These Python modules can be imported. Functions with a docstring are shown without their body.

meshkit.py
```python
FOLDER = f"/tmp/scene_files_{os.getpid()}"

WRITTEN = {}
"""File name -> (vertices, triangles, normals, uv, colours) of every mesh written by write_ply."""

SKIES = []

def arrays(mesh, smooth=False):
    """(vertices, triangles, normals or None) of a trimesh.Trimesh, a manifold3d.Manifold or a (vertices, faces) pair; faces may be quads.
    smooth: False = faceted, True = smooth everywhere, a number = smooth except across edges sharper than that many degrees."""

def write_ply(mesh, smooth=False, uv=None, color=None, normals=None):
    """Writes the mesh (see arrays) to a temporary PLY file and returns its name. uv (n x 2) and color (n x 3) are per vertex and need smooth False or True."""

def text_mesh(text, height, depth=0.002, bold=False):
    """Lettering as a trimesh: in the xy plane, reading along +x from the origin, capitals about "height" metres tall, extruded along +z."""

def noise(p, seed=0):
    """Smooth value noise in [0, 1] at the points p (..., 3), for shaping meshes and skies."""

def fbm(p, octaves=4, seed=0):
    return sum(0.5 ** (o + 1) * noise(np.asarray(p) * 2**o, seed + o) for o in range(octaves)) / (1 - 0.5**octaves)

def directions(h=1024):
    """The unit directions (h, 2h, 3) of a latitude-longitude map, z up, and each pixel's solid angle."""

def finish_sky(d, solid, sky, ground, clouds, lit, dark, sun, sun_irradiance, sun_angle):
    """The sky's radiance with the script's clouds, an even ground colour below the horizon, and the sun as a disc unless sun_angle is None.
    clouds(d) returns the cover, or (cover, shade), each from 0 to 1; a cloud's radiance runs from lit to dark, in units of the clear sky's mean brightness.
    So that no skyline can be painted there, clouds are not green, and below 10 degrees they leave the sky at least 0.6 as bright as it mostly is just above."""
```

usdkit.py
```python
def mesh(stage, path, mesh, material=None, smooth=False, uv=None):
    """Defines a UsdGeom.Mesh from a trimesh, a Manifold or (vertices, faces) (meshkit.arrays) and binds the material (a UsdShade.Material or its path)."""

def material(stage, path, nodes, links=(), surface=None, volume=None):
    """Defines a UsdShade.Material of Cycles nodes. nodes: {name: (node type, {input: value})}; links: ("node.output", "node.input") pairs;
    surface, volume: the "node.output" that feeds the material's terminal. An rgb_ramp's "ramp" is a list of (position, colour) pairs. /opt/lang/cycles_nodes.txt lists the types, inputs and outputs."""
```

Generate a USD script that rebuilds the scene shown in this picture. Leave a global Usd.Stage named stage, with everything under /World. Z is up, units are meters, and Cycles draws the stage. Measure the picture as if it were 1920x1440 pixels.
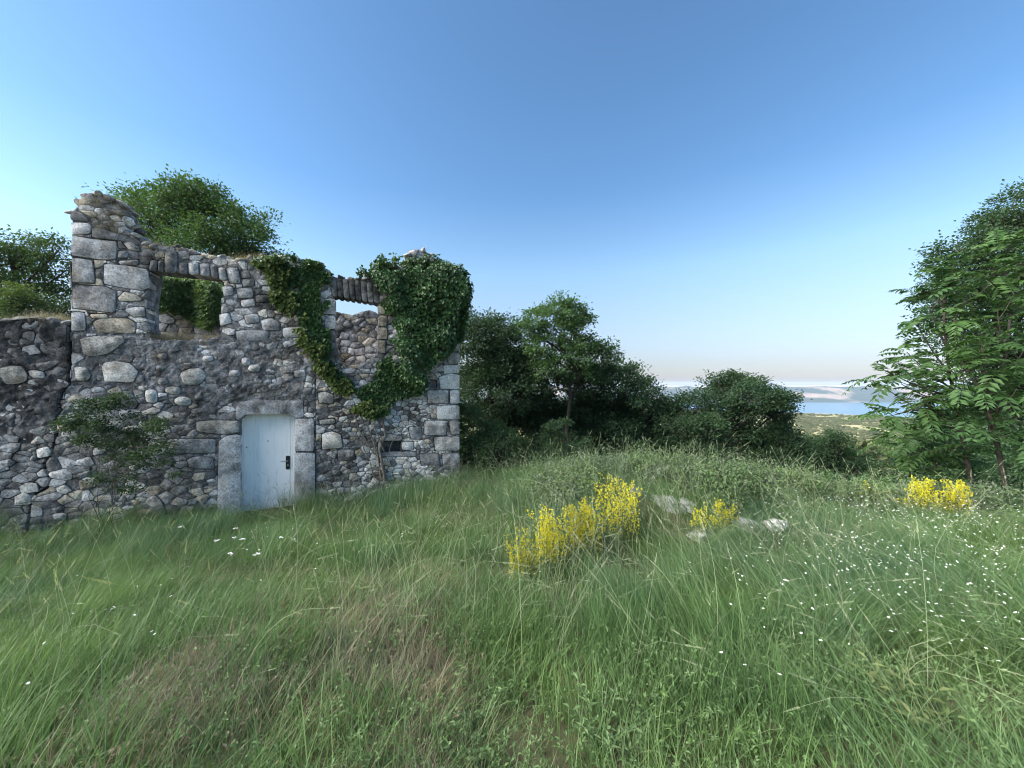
import math
import numpy as np
import shapely
import usdkit
import meshkit
from pxr import Usd, UsdGeom, UsdLux, UsdShade, Gf, Sdf, Vt
from scipy.spatial import Delaunay, cKDTree
from scipy.interpolate import RBFInterpolator
from shapely.geometry import Polygon, MultiPoint, Point, box

stage = Usd.Stage.CreateInMemory()
UsdGeom.SetStageUpAxis(stage, 'Z')
UsdGeom.SetStageMetersPerUnit(stage, 1.0)
UsdGeom.Xform.Define(stage, '/World')
UsdGeom.Scope.Define(stage, '/World/Looks')

# ------------------------------------------------------------------ camera, sky, sun, exposure
FPX, CX, CY, EYE = 693.0, 960.0, 720.0, 1.6       # the photograph's focal length and centre in its own pixels; eye height
cam = UsdGeom.Camera.Define(stage, '/World/camera')
cam.CreateHorizontalApertureAttr(36.0)
cam.CreateVerticalApertureAttr(27.0)
cam.CreateFocalLengthAttr(36.0 * FPX / 1920.0)
cam.CreateClippingRangeAttr(Gf.Vec2f(0.05, 60000))
cam.AddTranslateOp().Set(Gf.Vec3d(0, 0, EYE))
cam.AddRotateXOp().Set(90.0)
cam.CreateExposureAttr(1.88)

SUN_AZ, SUN_EL = math.radians(-100.0), math.radians(32.0)
SUN = np.array([math.sin(SUN_AZ) * math.cos(SUN_EL), math.cos(SUN_AZ) * math.cos(SUN_EL), math.sin(SUN_EL)])
sky = UsdLux.DomeLight.Define(stage, '/World/sky')
sky_mat = usdkit.material(stage, '/World/Looks/sky', {
    'sky': ('sky_texture', {'sky_type': 'single_scattering', 'sun_disc': False, 'sun_elevation': SUN_EL, 'sun_rotation': SUN_AZ,
                            'altitude': 250.0, 'air_density': 1.0, 'aerosol_density': 0.6, 'ozone_density': 4.0}),
    'tc': ('texture_coordinate', {}), 'sx': ('separate_xyz', {}), 'sat': ('map_range', {'from_min': 0.0, 'from_max': 0.45, 'to_min': 0.55, 'to_max': 1.02, 'clamp': True}), 'val': ('map_range', {'from_min': 0.0, 'from_max': 0.28, 'to_min': 0.50, 'to_max': 1.14, 'clamp': True}), 'hs': ('hsv', {}),
    'wr': ('rgb_ramp', {'ramp': [(0.0, (1.0, 0.94, 1.0)), (0.10, (0.93, 0.96, 1.0)), (0.30, (0.84, 1.0, 1.0))]}), 'wb': ('mix', {'mix_type': 'multiply', 'fac': 1.0}),
    'bg': ('background_shader', {'strength': 0.061})}, [('tc.generated', 'sx.vector'), ('sx.z', 'sat.value'), ('sat.result', 'hs.saturation'), ('sx.z', 'val.value'), ('val.result', 'hs.value'), ('sky.color', 'hs.color'), ('hs.color', 'wb.color1'), ('sx.z', 'wr.fac'), ('wr.color', 'wb.color2'), ('wb.color', 'bg.color')], surface='bg.background')
UsdShade.MaterialBindingAPI.Apply(sky.GetPrim()).Bind(sky_mat)
sky.GetPrim().SetCustomDataByKey('kind', 'structure')
sun = UsdLux.DistantLight.Define(stage, '/World/sun')
sun.CreateIntensityAttr(1.15)
sun.CreateNormalizeAttr(True) if hasattr(sun, 'CreateNormalizeAttr') else None
sun.CreateAngleAttr(75.0)
sun.CreateColorAttr(Gf.Vec3f(1.0, 0.95, 0.86))
_r = Gf.Rotation(Gf.Vec3d(0, 0, -1), Gf.Vec3d(*(-SUN)))
sun.AddOrientOp(UsdGeom.XformOp.PrecisionDouble).Set(Gf.Quatd(_r.GetQuat()))

# ------------------------------------------------------------------ helpers
USED = {}


def numbered(name, parent='/World'):
    n = USED.get((parent, name), 0)
    USED[(parent, name)] = n + 1
    return f'{parent}/{name}' + (f'_{n:03d}' if n else '')


def tag(prim, label=None, cat=None, group=None, kind=None):
    prim = prim.GetPrim() if hasattr(prim, 'GetPrim') else prim
    for k, v in (('label', label), ('category', cat), ('group', group), ('kind', kind)):
        if v:
            prim.SetCustomDataByKey(k, v)
    return prim


def thing(name, label, cat, loc=(0, 0, 0), group=None, kind=None):
    x = UsdGeom.Xform.Define(stage, numbered(name))
    if any(loc):
        x.AddTranslateOp().Set(Gf.Vec3d(*map(float, loc)))
    tag(x, label, cat, group, kind)
    return str(x.GetPath())


def obj(name, mesh, mat, parent='/World', smooth=False, kind=None, label=None):
    m = usdkit.mesh(stage, numbered(name, parent), mesh, mat, smooth)
    tag(m, label=label, kind=kind)
    return str(m.GetPath())


class MB:
    """Collects pieces into one mesh."""
    def __init__(self):
        self.v, self.f, self.n = [], [], 0

    def add(self, v, f):
        v, f = np.asarray(v, float), np.asarray(f, int)
        if f.shape[1] == 4:
            f = np.vstack([f[:, [0, 1, 2]], f[:, [0, 2, 3]]])
        self.v.append(v), self.f.append(f + self.n)
        self.n += len(v)
        return self

    def get(self):
        return np.vstack(self.v), np.vstack(self.f)


def tube(pts, radii, sides=6):
    p = np.asarray(pts, float)
    t = np.gradient(p, axis=0)
    t /= np.linalg.norm(t, axis=1, keepdims=True) + 1e-12
    ref = np.array([0, 0, 1.0]) if abs(t[0, 2]) < 0.9 else np.array([1.0, 0, 0])
    a = np.cross(t, ref)
    a /= np.linalg.norm(a, axis=1, keepdims=True) + 1e-12
    b = np.cross(t, a)
    ang = np.arange(sides) * 2 * np.pi / sides
    r = np.broadcast_to(radii, (len(p),))
    v = p[:, None] + r[:, None, None] * (np.cos(ang)[None, :, None] * a[:, None] + np.sin(ang)[None, :, None] * b[:, None])
    i, j = np.meshgrid(np.arange(len(p) - 1), np.arange(sides), indexing='ij')
    q = np.stack([i * sides + j, i * sides + (j + 1) % sides, (i + 1) * sides + (j + 1) % sides, (i + 1) * sides + j], -1).reshape(-1, 4)
    return v.reshape(-1, 3), q


def unit(v):
    v = np.asarray(v, float)
    return v / (np.linalg.norm(v, axis=-1, keepdims=True) + 1e-12)


def leaves(c, ax, nrm, L, Wd, fold=0.25):
    """Folded kite leaves: 4 corners, 2 triangles each. c base points, ax axes, nrm rough normals."""
    ax = unit(ax)
    side = unit(np.cross(nrm, ax))
    up = np.cross(ax, side)
    L, Wd = np.broadcast_to(L, (len(c),))[:, None], np.broadcast_to(Wd, (len(c),))[:, None]
    b, tip = c, c + ax * L - up * L * 0.12
    m = c + ax * L * 0.45 + up * Wd * fold
    v = np.stack([b, m + side * Wd * .5, tip, m - side * Wd * .5], 1).reshape(-1, 3)
    k = np.arange(len(c))[:, None] * 4
    return v, np.vstack([k + [0, 2, 1], k + [0, 3, 2]])


def smoothstep(a, b, x):
    t = np.clip((np.asarray(x, float) - a) / (b - a), 0, 1)
    return t * t * (3 - 2 * t)


def fbm2(x, y, s, seed=0, o=3):
    return meshkit.fbm(np.stack([np.asarray(x) * s, np.asarray(y) * s, np.zeros_like(np.asarray(x, float))], -1), o, seed)


def at(px, py, Y):
    return np.array([(px - CX) / FPX * Y, Y, EYE - (py - CY) / FPX * Y])


# ------------------------------------------------------------------ materials
def M(name, nodes, links, surface):
    return usdkit.material(stage, '/World/Looks/' + name, nodes, links, surface)


def leaf_mat(name, c0, c1, c2=None, scale=0.9, trans=0.28, rough=0.55, spec=0.25, yellow=None):
    """Leaf: colour drifts with place (noise) and from leaf to leaf; a share of the light passes through."""
    n = {'g': ('geometry', {}), 'oi': ('object_info', {}),
         'nz': ('noise_texture', {'scale': scale, 'detail': 3.0}),
         'rp': ('rgb_ramp', {'ramp': [(0.3, c0), (0.7, c1)]}),
         'isl': ('rgb_ramp', {'ramp': [(0.0, (0.55, 0.55, 0.55)), (0.5, (0.95, 0.95, 0.95)), (0.93, (1.35, 1.3, 1.2)), (1.0, yellow or (1.5, 1.45, 1.2))]}),
         'mul': ('mix', {'mix_type': 'multiply', 'fac': 1.0}),
         'hs': ('hsv', {}), 'mr': ('map_range', {'from_min': 0.0, 'from_max': 1.0, 'to_min': 0.75, 'to_max': 1.25}),
         'p': ('principled_bsdf', {'roughness': rough, 'specular_ior_level': spec}),
         't': ('translucent_bsdf', {}), 'tc': ('mix', {'mix_type': 'multiply', 'fac': 1.0, 'color2': (1.25, 1.2, 0.6)}),
         'm': ('mix_closure', {'fac': trans})}
    l = [('g.position', 'nz.vector'), ('nz.fac', 'rp.fac'), ('g.random_per_island', 'isl.fac'), ('rp.color', 'mul.color1'), ('isl.color', 'mul.color2'),
         ('oi.random', 'mr.value'), ('mr.result', 'hs.value'), ('mul.color', 'hs.color'), ('hs.color', 'p.base_color'), ('hs.color', 'tc.color1'), ('tc.color', 't.color'),
         ('p.BSDF', 'm.closure1'), ('t.BSDF', 'm.closure2')]
    return M(name, n, l, 'm.closure')


def plain(name, c, rough=0.6, spec=0.3, metallic=0.0, noise=None):
    n = {'p': ('principled_bsdf', {'base_color': c, 'roughness': rough, 'specular_ior_level': spec, 'metallic': metallic})}
    l = []
    if noise:
        sc, amt = noise
        n.update({'g': ('geometry', {}), 'nz': ('noise_texture', {'scale': sc, 'detail': 5.0}), 'rp': ('rgb_ramp', {'ramp': [(0.3, tuple(x * (1 - amt) for x in c)), (0.7, tuple(min(1, x * (1 + amt)) for x in c))]})})
        l = [('g.position', 'nz.vector'), ('nz.fac', 'rp.fac'), ('rp.color', 'p.base_color')]
    return M(name, n, l, 'p.BSDF')


def stone_mat(name, dark, mid, pale, bias=0.0, bump=0.5, tool=0.0):
    """Weathered limestone: tone from stone to stone, blotches of pale lichen and dark algae, fine relief."""
    n = {'g': ('geometry', {}), 'oi': ('object_info', {}),
         'add': ('math', {'math_type': 'add'}), 'fr': ('math', {'math_type': 'fraction'}),
         'tone': ('map_range', {'from_min': 0.0, 'from_max': 1.0, 'to_min': -0.13 + bias, 'to_max': 0.13 + bias}),
         'n1': ('noise_texture', {'scale': 5.0, 'detail': 6.0, 'roughness': 0.65}),
         's': ('math', {'math_type': 'add', 'use_clamp': True}),
         'rp': ('rgb_ramp', {'ramp': [(0.30, dark), (0.48, mid), (0.68, pale)]}),
         'n2': ('noise_texture', {'scale': 32.0, 'detail': 6.0, 'roughness': 0.75}),
         'sp': ('rgb_ramp', {'ramp': [(0.36, (0.25, 0.25, 0.26)), (0.47, (0.9, 0.9, 0.9)), (0.58, (1.1, 1.1, 1.1)), (0.68, (1.8, 1.82, 1.8))]}),
         'mul': ('mix', {'mix_type': 'multiply', 'fac': 0.85}),
         'n4': ('noise_texture', {'scale': 1.1, 'detail': 5.0, 'roughness': 0.6}),
         'al': ('rgb_ramp', {'ramp': [(0.38, (0.34, 0.34, 0.33)), (0.50, (0.85, 0.85, 0.85)), (0.60, (1.08, 1.08, 1.08))]}),
         'mul2': ('mix', {'mix_type': 'multiply', 'fac': 0.8}),
         'n5': ('noise_texture', {'scale': 2.6, 'detail': 4.0, 'roughness': 0.6}),
         'wr': ('rgb_ramp', {'ramp': [(0.52, (1.0, 1.0, 1.0)), (0.68, (1.22, 1.0, 0.74))]}),
         'mul3': ('mix', {'mix_type': 'multiply', 'fac': 0.45}),
         'b': ('bump', {'strength': bump, 'distance': 0.02}),
         'n3': ('noise_texture', {'scale': 45.0, 'detail': 5.0, 'roughness': 0.7}),
         'p': ('principled_bsdf', {'roughness': 0.92, 'specular_ior_level': 0.15})}
    l = [('g.position', x + '.vector') for x in ('n1', 'n2', 'n4', 'n3', 'n5')]
    l += [('g.random_per_island', 'add.value1'), ('oi.random', 'add.value2'), ('add.value', 'fr.value1'), ('fr.value', 'tone.value'),
          ('n1.fac', 's.value1'), ('tone.result', 's.value2'), ('s.value', 'rp.fac'), ('n2.fac', 'sp.fac'), ('rp.color', 'mul.color1'), ('sp.color', 'mul.color2'),
          ('n4.fac', 'al.fac'), ('mul.color', 'mul2.color1'), ('al.color', 'mul2.color2'), ('n5.fac', 'wr.fac'), ('mul2.color', 'mul3.color1'), ('wr.color', 'mul3.color2'),
          ('mul3.color', 'p.base_color'), ('b.normal', 'p.normal')]
    if tool:
        n.update({'mp': ('mapping', {'scale': (6.0, 6.0, 26.0)}), 'wv': ('noise_texture', {'scale': 2.2, 'detail': 3.0}), 'hb': ('math', {'math_type': 'multiply_add', 'value2': tool})})
        l += [('g.position', 'mp.vector'), ('mp.vector', 'wv.vector'), ('wv.fac', 'hb.value1'), ('n3.fac', 'hb.value3'), ('hb.value', 'b.height')]
    else:
        l += [('n3.fac', 'b.height')]
    return M(name, n, l, 'p.BSDF')


m_stone = stone_mat('rubble_stone', (0.094, 0.091, 0.089), (0.269, 0.262, 0.259), (0.607, 0.595, 0.594))
m_pale = stone_mat('pale_stone', (0.190, 0.181, 0.163), (0.425, 0.412, 0.380), (0.667, 0.650, 0.609), bias=0.06, tool=1.2)
m_grey = stone_mat('dressed_stone', (0.113, 0.113, 0.113), (0.294, 0.290, 0.290), (0.574, 0.571, 0.573), tool=0.8)
m_darkstone = stone_mat('dark_stone', (0.074, 0.074, 0.074), (0.164, 0.161, 0.163), (0.326, 0.325, 0.328))
m_warm = stone_mat('warm_stone', (0.126, 0.112, 0.087), (0.315, 0.277, 0.221), (0.588, 0.532, 0.434))
m_mortar = stone_mat('mortar', (0.041, 0.041, 0.044), (0.123, 0.124, 0.127), (0.292, 0.296, 0.307), bias=-0.02, bump=0.9)
m_ground = plain('soil', (0.075, 0.066, 0.04), 0.95, 0.1, noise=(3.0, 0.4))
m_bark = plain('bark', (0.055, 0.047, 0.038), 0.9, 0.15, noise=(14.0, 0.5))
m_bark_pale = plain('pale_bark', (0.13, 0.115, 0.095), 0.85, 0.2, noise=(20.0, 0.4))
m_oak = leaf_mat('oak_leaf', (0.056, 0.127, 0.046), (0.112, 0.217, 0.065))
m_oak_dark = leaf_mat('dark_oak_leaf', (0.043, 0.099, 0.046), (0.085, 0.167, 0.065))
m_bright = leaf_mat('bright_leaf', (0.098, 0.175, 0.056), (0.168, 0.266, 0.077))
m_shrub = leaf_mat('shrub_leaf', (0.050, 0.101, 0.048), (0.098, 0.175, 0.067))
m_ivy = leaf_mat('ivy_leaf', (0.048, 0.112, 0.036), (0.098, 0.203, 0.056), scale=1.6, trans=0.2, rough=0.4, spec=0.35, yellow=(0.800, 0.800, 0.800))
m_ivy_pale = leaf_mat('pale_ivy_leaf', (0.10, 0.16, 0.035), (0.20, 0.25, 0.06), scale=2.0)
m_ail = leaf_mat('pinnate_leaf', (0.057, 0.131, 0.043), (0.108, 0.215, 0.057), trans=0.33)

# ------------------------------------------------------------------ terrain
CTRL = np.array([
    (0, 0, 0), (0, 1.5, -.04), (-2, 1.5, -.06), (2, 1.5, 0), (-2, -3, .1), (2, -3, .15), (-5, 0, -.1), (5, 0, .15), (0, -8, .4), (-10, -6, .3), (10, -6, .5),
    (-1.5, 4, -.5), (0, 4, -.5), (-.3, 6, -.78), (-3, 6, -.9), (-5.4, 8.0, -1.2), (-8.36, 7.0, -1.15), (-6, 4, -.75), (-8, 3, -.55), (-12, 5, -.95), (-13, 2, -.5),
    (-1.37, 9.71, -.9), (-2.8, 9.1, -1.05), (1.7, 6.0, -.22), (2.6, 6.4, -.2), (1.0, 4.2, -.58), (2, 4.1, -.5), (3, 4.2, -.42), (4.4, 6.4, -.38), (.4, 7.2, -.5), (2, 8.8, -.75),
    (4, 3, -.15), (6, 5, -.5), (8.5, 6.5, -.7), (8, 3, -.05), (5.6, 7.4, -.8), (8, 9.5, -1.6), (0, 13, -1.6), (4, 13, -2.0), (10, 14, -2.8), (-8, 16, -.8), (-15, 12, -.6),
    (14, 8, -1.4), (0, 25, -4.5), (12, 25, -5.5), (-15, 25, 0), (25, 18, -5), (-25, 5, 0), (-25, -15, .5), (15, -20, 1.5), (25, -2, -1), (-5, 12, -1.1), (32, 32, -10), (0, 40, -9), (-30, 30, 1), (-5, -30, 1.5)], float)
_rbf = RBFInterpolator(CTRL[:, :2], CTRL[:, 2], kernel='thin_plate_spline', smoothing=0.02)


def ground(x, y):
    x, y = np.asarray(x, float), np.asarray(y, float)
    sh = x.shape
    X, Y = x.ravel(), y.ravel()
    r = np.hypot(X, Y) + 1e-9
    rc = np.minimum(r, 45.0) / r
    near = _rbf(np.stack([X * rc, Y * rc], 1))
    q = (X * 0.75 + Y * 0.65) / r
    down = -76 * smoothstep(18, 520, r) - 17 * smoothstep(520, 1600, r) - 165 * smoothstep(1650, 2300, r)
    far = down * smoothstep(-.25, .6, q) - 7 * smoothstep(-.1, .8, q) + 6 * smoothstep(38, 90, -X) * (1 - smoothstep(90, 220, Y)) * smoothstep(-400, -60, Y)
    far += (fbm2(X, Y, 0.006, 5) - .5) * 16 * smoothstep(60, 400, r)
    w = smoothstep(16, 55, r)
    h = near * (1 - w) + far * w
    h += (fbm2(X, Y, 0.9, 3) - .5) * 0.10 * (1 - smoothstep(10, 25, r))
    return h.reshape(sh)


def gz(x, y):
    return float(ground(np.array([x]), np.array([y]))[0])


rr = np.concatenate([np.linspace(0.05, 14, 90), np.geomspace(14.3, 2600, 120)])
aa = np.linspace(0, 2 * np.pi, 241)[:-1]
R_, A_ = np.meshgrid(rr, aa, indexing='ij')
gx, gy = R_ * np.sin(A_), R_ * np.cos(A_)
gv = np.stack([gx, gy, ground(gx, gy)], -1).reshape(-1, 3)
na = len(aa)
ii, jj = np.meshgrid(np.arange(len(rr) - 1), np.arange(na), indexing='ij')
gf = np.stack([ii * na + jj, (ii + 1) * na + jj, (ii + 1) * na + (jj + 1) % na, ii * na + (jj + 1) % na], -1).reshape(-1, 4)
gv = np.vstack([gv, [[0, 0, gz(0, 0)]]])
gf3 = np.vstack([gf[:, [0, 1, 2]], gf[:, [0, 2, 3]], np.stack([np.full(na, len(gv) - 1), np.arange(na), (np.arange(na) + 1) % na], 1)])
gf3 = gf3[:, [0, 2, 1]]
m_terrain = M('terrain', {
    'g': ('geometry', {}), 'sep': ('separate_xyz', {}), 'len': ('vector_math', {'math_type': 'length'}), 'mr': ('map_range', {'from_min': 20.0, 'from_max': 120.0, 'clamp': True}),
    'nz': ('noise_texture', {'scale': 4.0, 'detail': 5.0}), 'r1': ('rgb_ramp', {'ramp': [(0.3, (0.045, 0.042, 0.024)), (0.7, (0.115, 0.10, 0.06))]}),
    'n2': ('noise_texture', {'scale': 0.02, 'detail': 8.0, 'roughness': 0.7}), 'r2': ('rgb_ramp', {'ramp': [(0.30, (0.12, 0.14, 0.06)), (0.50, (0.27, 0.25, 0.125)), (0.68, (0.40, 0.35, 0.21))]}),
    'mx': ('mix', {}), 'p': ('principled_bsdf', {'roughness': 0.95, 'specular_ior_level': 0.1})},
    [('g.position', 'nz.vector'), ('g.position', 'n2.vector'), ('g.position', 'len.vector1'), ('len.value', 'mr.value'), ('mr.result', 'mx.fac'), ('nz.fac', 'r1.fac'), ('n2.fac', 'r2.fac'),
     ('r1.color', 'mx.color1'), ('r2.color', 'mx.color2'), ('mx.color', 'p.base_color')], 'p.BSDF')
obj('ground', (gv, gf3), m_terrain, smooth=True, kind='structure')

# sea, islands
SEA = -250.0
m_sea = M('sea', {'g': ('geometry', {}), 'nz': ('noise_texture', {'scale': 0.01, 'detail': 3.0}), 'b': ('bump', {'strength': 0.15, 'distance': 1.0}),
                  'p': ('principled_bsdf', {'base_color': (0.03, 0.10, 0.15), 'roughness': 0.25, 'specular_ior_level': 0.5})},
          [('g.position', 'nz.vector'), ('nz.fac', 'b.height'), ('b.normal', 'p.normal')], 'p.BSDF')
sx, sy = np.meshgrid(np.linspace(-6000, 16000, 23), np.linspace(300, 15000, 16), indexing='ij')


def grid(X, Y, Z, flip=False):
    n, m = X.shape
    i, j = np.meshgrid(np.arange(n - 1), np.arange(m - 1), indexing='ij')
    f = np.stack([i * m + j, (i + 1) * m + j, (i + 1) * m + j + 1, i * m + j + 1], -1).reshape(-1, 4)
    return np.stack([X, Y, Z], -1).reshape(-1, 3), f


obj('sea', grid(sx, sy, np.full(sx.shape, SEA)), m_sea, kind='structure')


def land_mat(name, scrub, rock, lo, hi, sc):
    return M(name, {'g': ('geometry', {}), 'mp': ('mapping', {'scale': (1.0, 0.6, 2.2)}), 'nz': ('noise_texture', {'scale': sc, 'detail': 8.0, 'roughness': 0.6, 'distortion': 0.4}),
                    'r': ('rgb_ramp', {'ramp': [(lo, scrub), (hi, rock)]}), 'p': ('principled_bsdf', {'roughness': 0.95, 'specular_ior_level': 0.05})},
             [('g.position', 'mp.vector'), ('mp.vector', 'nz.vector'), ('nz.fac', 'r.fac'), ('r.color', 'p.base_color')], 'p.BSDF')


ix, iy = np.meshgrid(np.linspace(-1500, 9000, 420), np.linspace(4950, 7600, 60), indexing='ij')
prof = smoothstep(4960, 5900, iy) * (1 - smoothstep(6600, 7580, iy))
ih = SEA - 6 + prof * (150 + 70 * fbm2(ix, iy, 0.0007, 21, 4)) + prof * (fbm2(ix, iy, 0.0035, 22, 5) - .5) * 95 + smoothstep(0, .2, prof) * 10
obj('island', grid(ix, iy, ih), land_mat('island_land', (0.035, 0.055, 0.045), (0.27, 0.21, 0.175), 0.55, 0.64, 0.0016), smooth=True, kind='structure')
ix, iy = np.meshgrid(np.linspace(-3000, 15500, 420), np.linspace(9800, 13500, 50), indexing='ij')
prof = smoothstep(9800, 11600, iy) * (1 - smoothstep(12400, 13500, iy))
ih = SEA - 6 + prof * (188 + 45 * (fbm2(ix, iy, 0.0004, 31, 4) - .3)) + prof * (fbm2(ix, iy, 0.0024, 32, 5) - .5) * 70
obj('mountain_range', grid(ix, iy, ih), land_mat('far_limestone', (0.20, 0.17, 0.15), (0.36, 0.29, 0.25), 0.38, 0.55, 0.001), smooth=True, kind='structure')

# ------------------------------------------------------------------ the ruined house: wall plane
TH = math.atan(0.387)
ES, EN = np.array([math.cos(TH), math.sin(TH), 0]), np.array([math.sin(TH), -math.cos(TH), 0])
A0 = 10.24
_u = (133 - CX) / FPX
O = np.array([_u * A0 / (1 - .387 * _u), A0 / (1 - .387 * _u), 0.0])


def p2w(px, py, off=0.0):
    """A pixel of the photograph to (s, z) on the facade plane, or on a plane off metres behind it."""
    u = (px - CX) / FPX
    Y = (A0 + off / math.cos(TH)) / (1 - .387 * u)
    P = np.array([u * Y, Y, 0]) - O
    return float(P @ ES), EYE - (py - CY) / FPX * Y


def W(s, z, d, off=0.0):
    s, z, d = np.broadcast_arrays(np.asarray(s, float), np.asarray(z, float), np.asarray(d, float))
    return O + s[..., None] * ES + (d - off)[..., None] * EN + z[..., None] * np.array([0, 0, 1.0])


def pp(pts, off=0.0):
    return Polygon([p2w(x, y, off) for x, y in pts]).buffer(0)


def rc(x0, y0, x1, y1, off=0.0, j=0, seed=0):
    g = np.random.default_rng(int(x0 * 7 + y0 * 13 + seed))
    c = [(x0, y0), ((x0 + x1) / 2, y0), (x1, y0), (x1, (y0 + y1) / 2), (x1, y1), ((x0 + x1) / 2, y1), (x0, y1), (x0, (y0 + y1) / 2)]
    return pp([(x + g.uniform(-j, j), y + g.uniform(-j, j)) for x, y in c], off)


def el(cx, cy, rx, ry, off=0.0, seed=0):
    g = np.random.default_rng(int(cx * 3 + cy))
    t = np.linspace(0, 2 * np.pi, 12)[:-1]
    k = g.uniform(.85, 1.12, len(t))
    return pp([(cx + rx * a * np.sign(np.cos(b)) * abs(np.cos(b)) ** .8, cy + ry * a * np.sign(np.sin(b)) * abs(np.sin(b)) ** .8) for a, b in zip(k, t)], off)


def biggest(p):
    return max(p.geoms, key=lambda g: g.area) if hasattr(p, 'geoms') and len(p.geoms) else p


def fill_triangles(poly, step, edge, seed):
    """Points in a polygon and a Delaunay net over them; the first n are its border in order (outer ring only for simple polygons)."""
    g = np.random.default_rng(seed)
    rings = [poly.exterior] + list(poly.interiors)
    border = []
    for r in rings:
        n = max(6, int(r.length / edge))
        border.append(np.array([r.interpolate(t, normalized=True).coords[0] for t in np.arange(n) / n]))
    x0, y0, x1, y1 = poly.bounds
    gx, gy = np.meshgrid(np.arange(x0, x1, step), np.arange(y0, y1, step * .9), indexing='ij')
    gx = gx + (np.arange(gx.shape[1]) % 2)[None] * step * .5
    pts = np.stack([gx.ravel(), gy.ravel()], 1) + g.uniform(-.22, .22, (gx.size, 2)) * step
    inner = poly.buffer(-step * .45)
    if len(pts) and not inner.is_empty:
        pts = pts[shapely.contains_xy(inner, pts[:, 0], pts[:, 1])]
    else:
        pts = np.array([poly.representative_point().coords[0]])
    if len(pts) == 0:
        pts = np.array([poly.representative_point().coords[0]])
    P = np.vstack(border + [pts])
    T = Delaunay(P).simplices
    c = P[T].mean(1)
    T = T[shapely.contains_xy(poly, c[:, 0], c[:, 1])]
    a = P[T]
    cr = (a[:, 1, 0] - a[:, 0, 0]) * (a[:, 2, 1] - a[:, 0, 1]) - (a[:, 1, 1] - a[:, 0, 1]) * (a[:, 2, 0] - a[:, 0, 0])
    T[cr < 0] = T[cr < 0][:, ::-1]
    T = T[np.abs(cr) > 1e-9]
    return P, T, sum(len(b) for b in border), border


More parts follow.
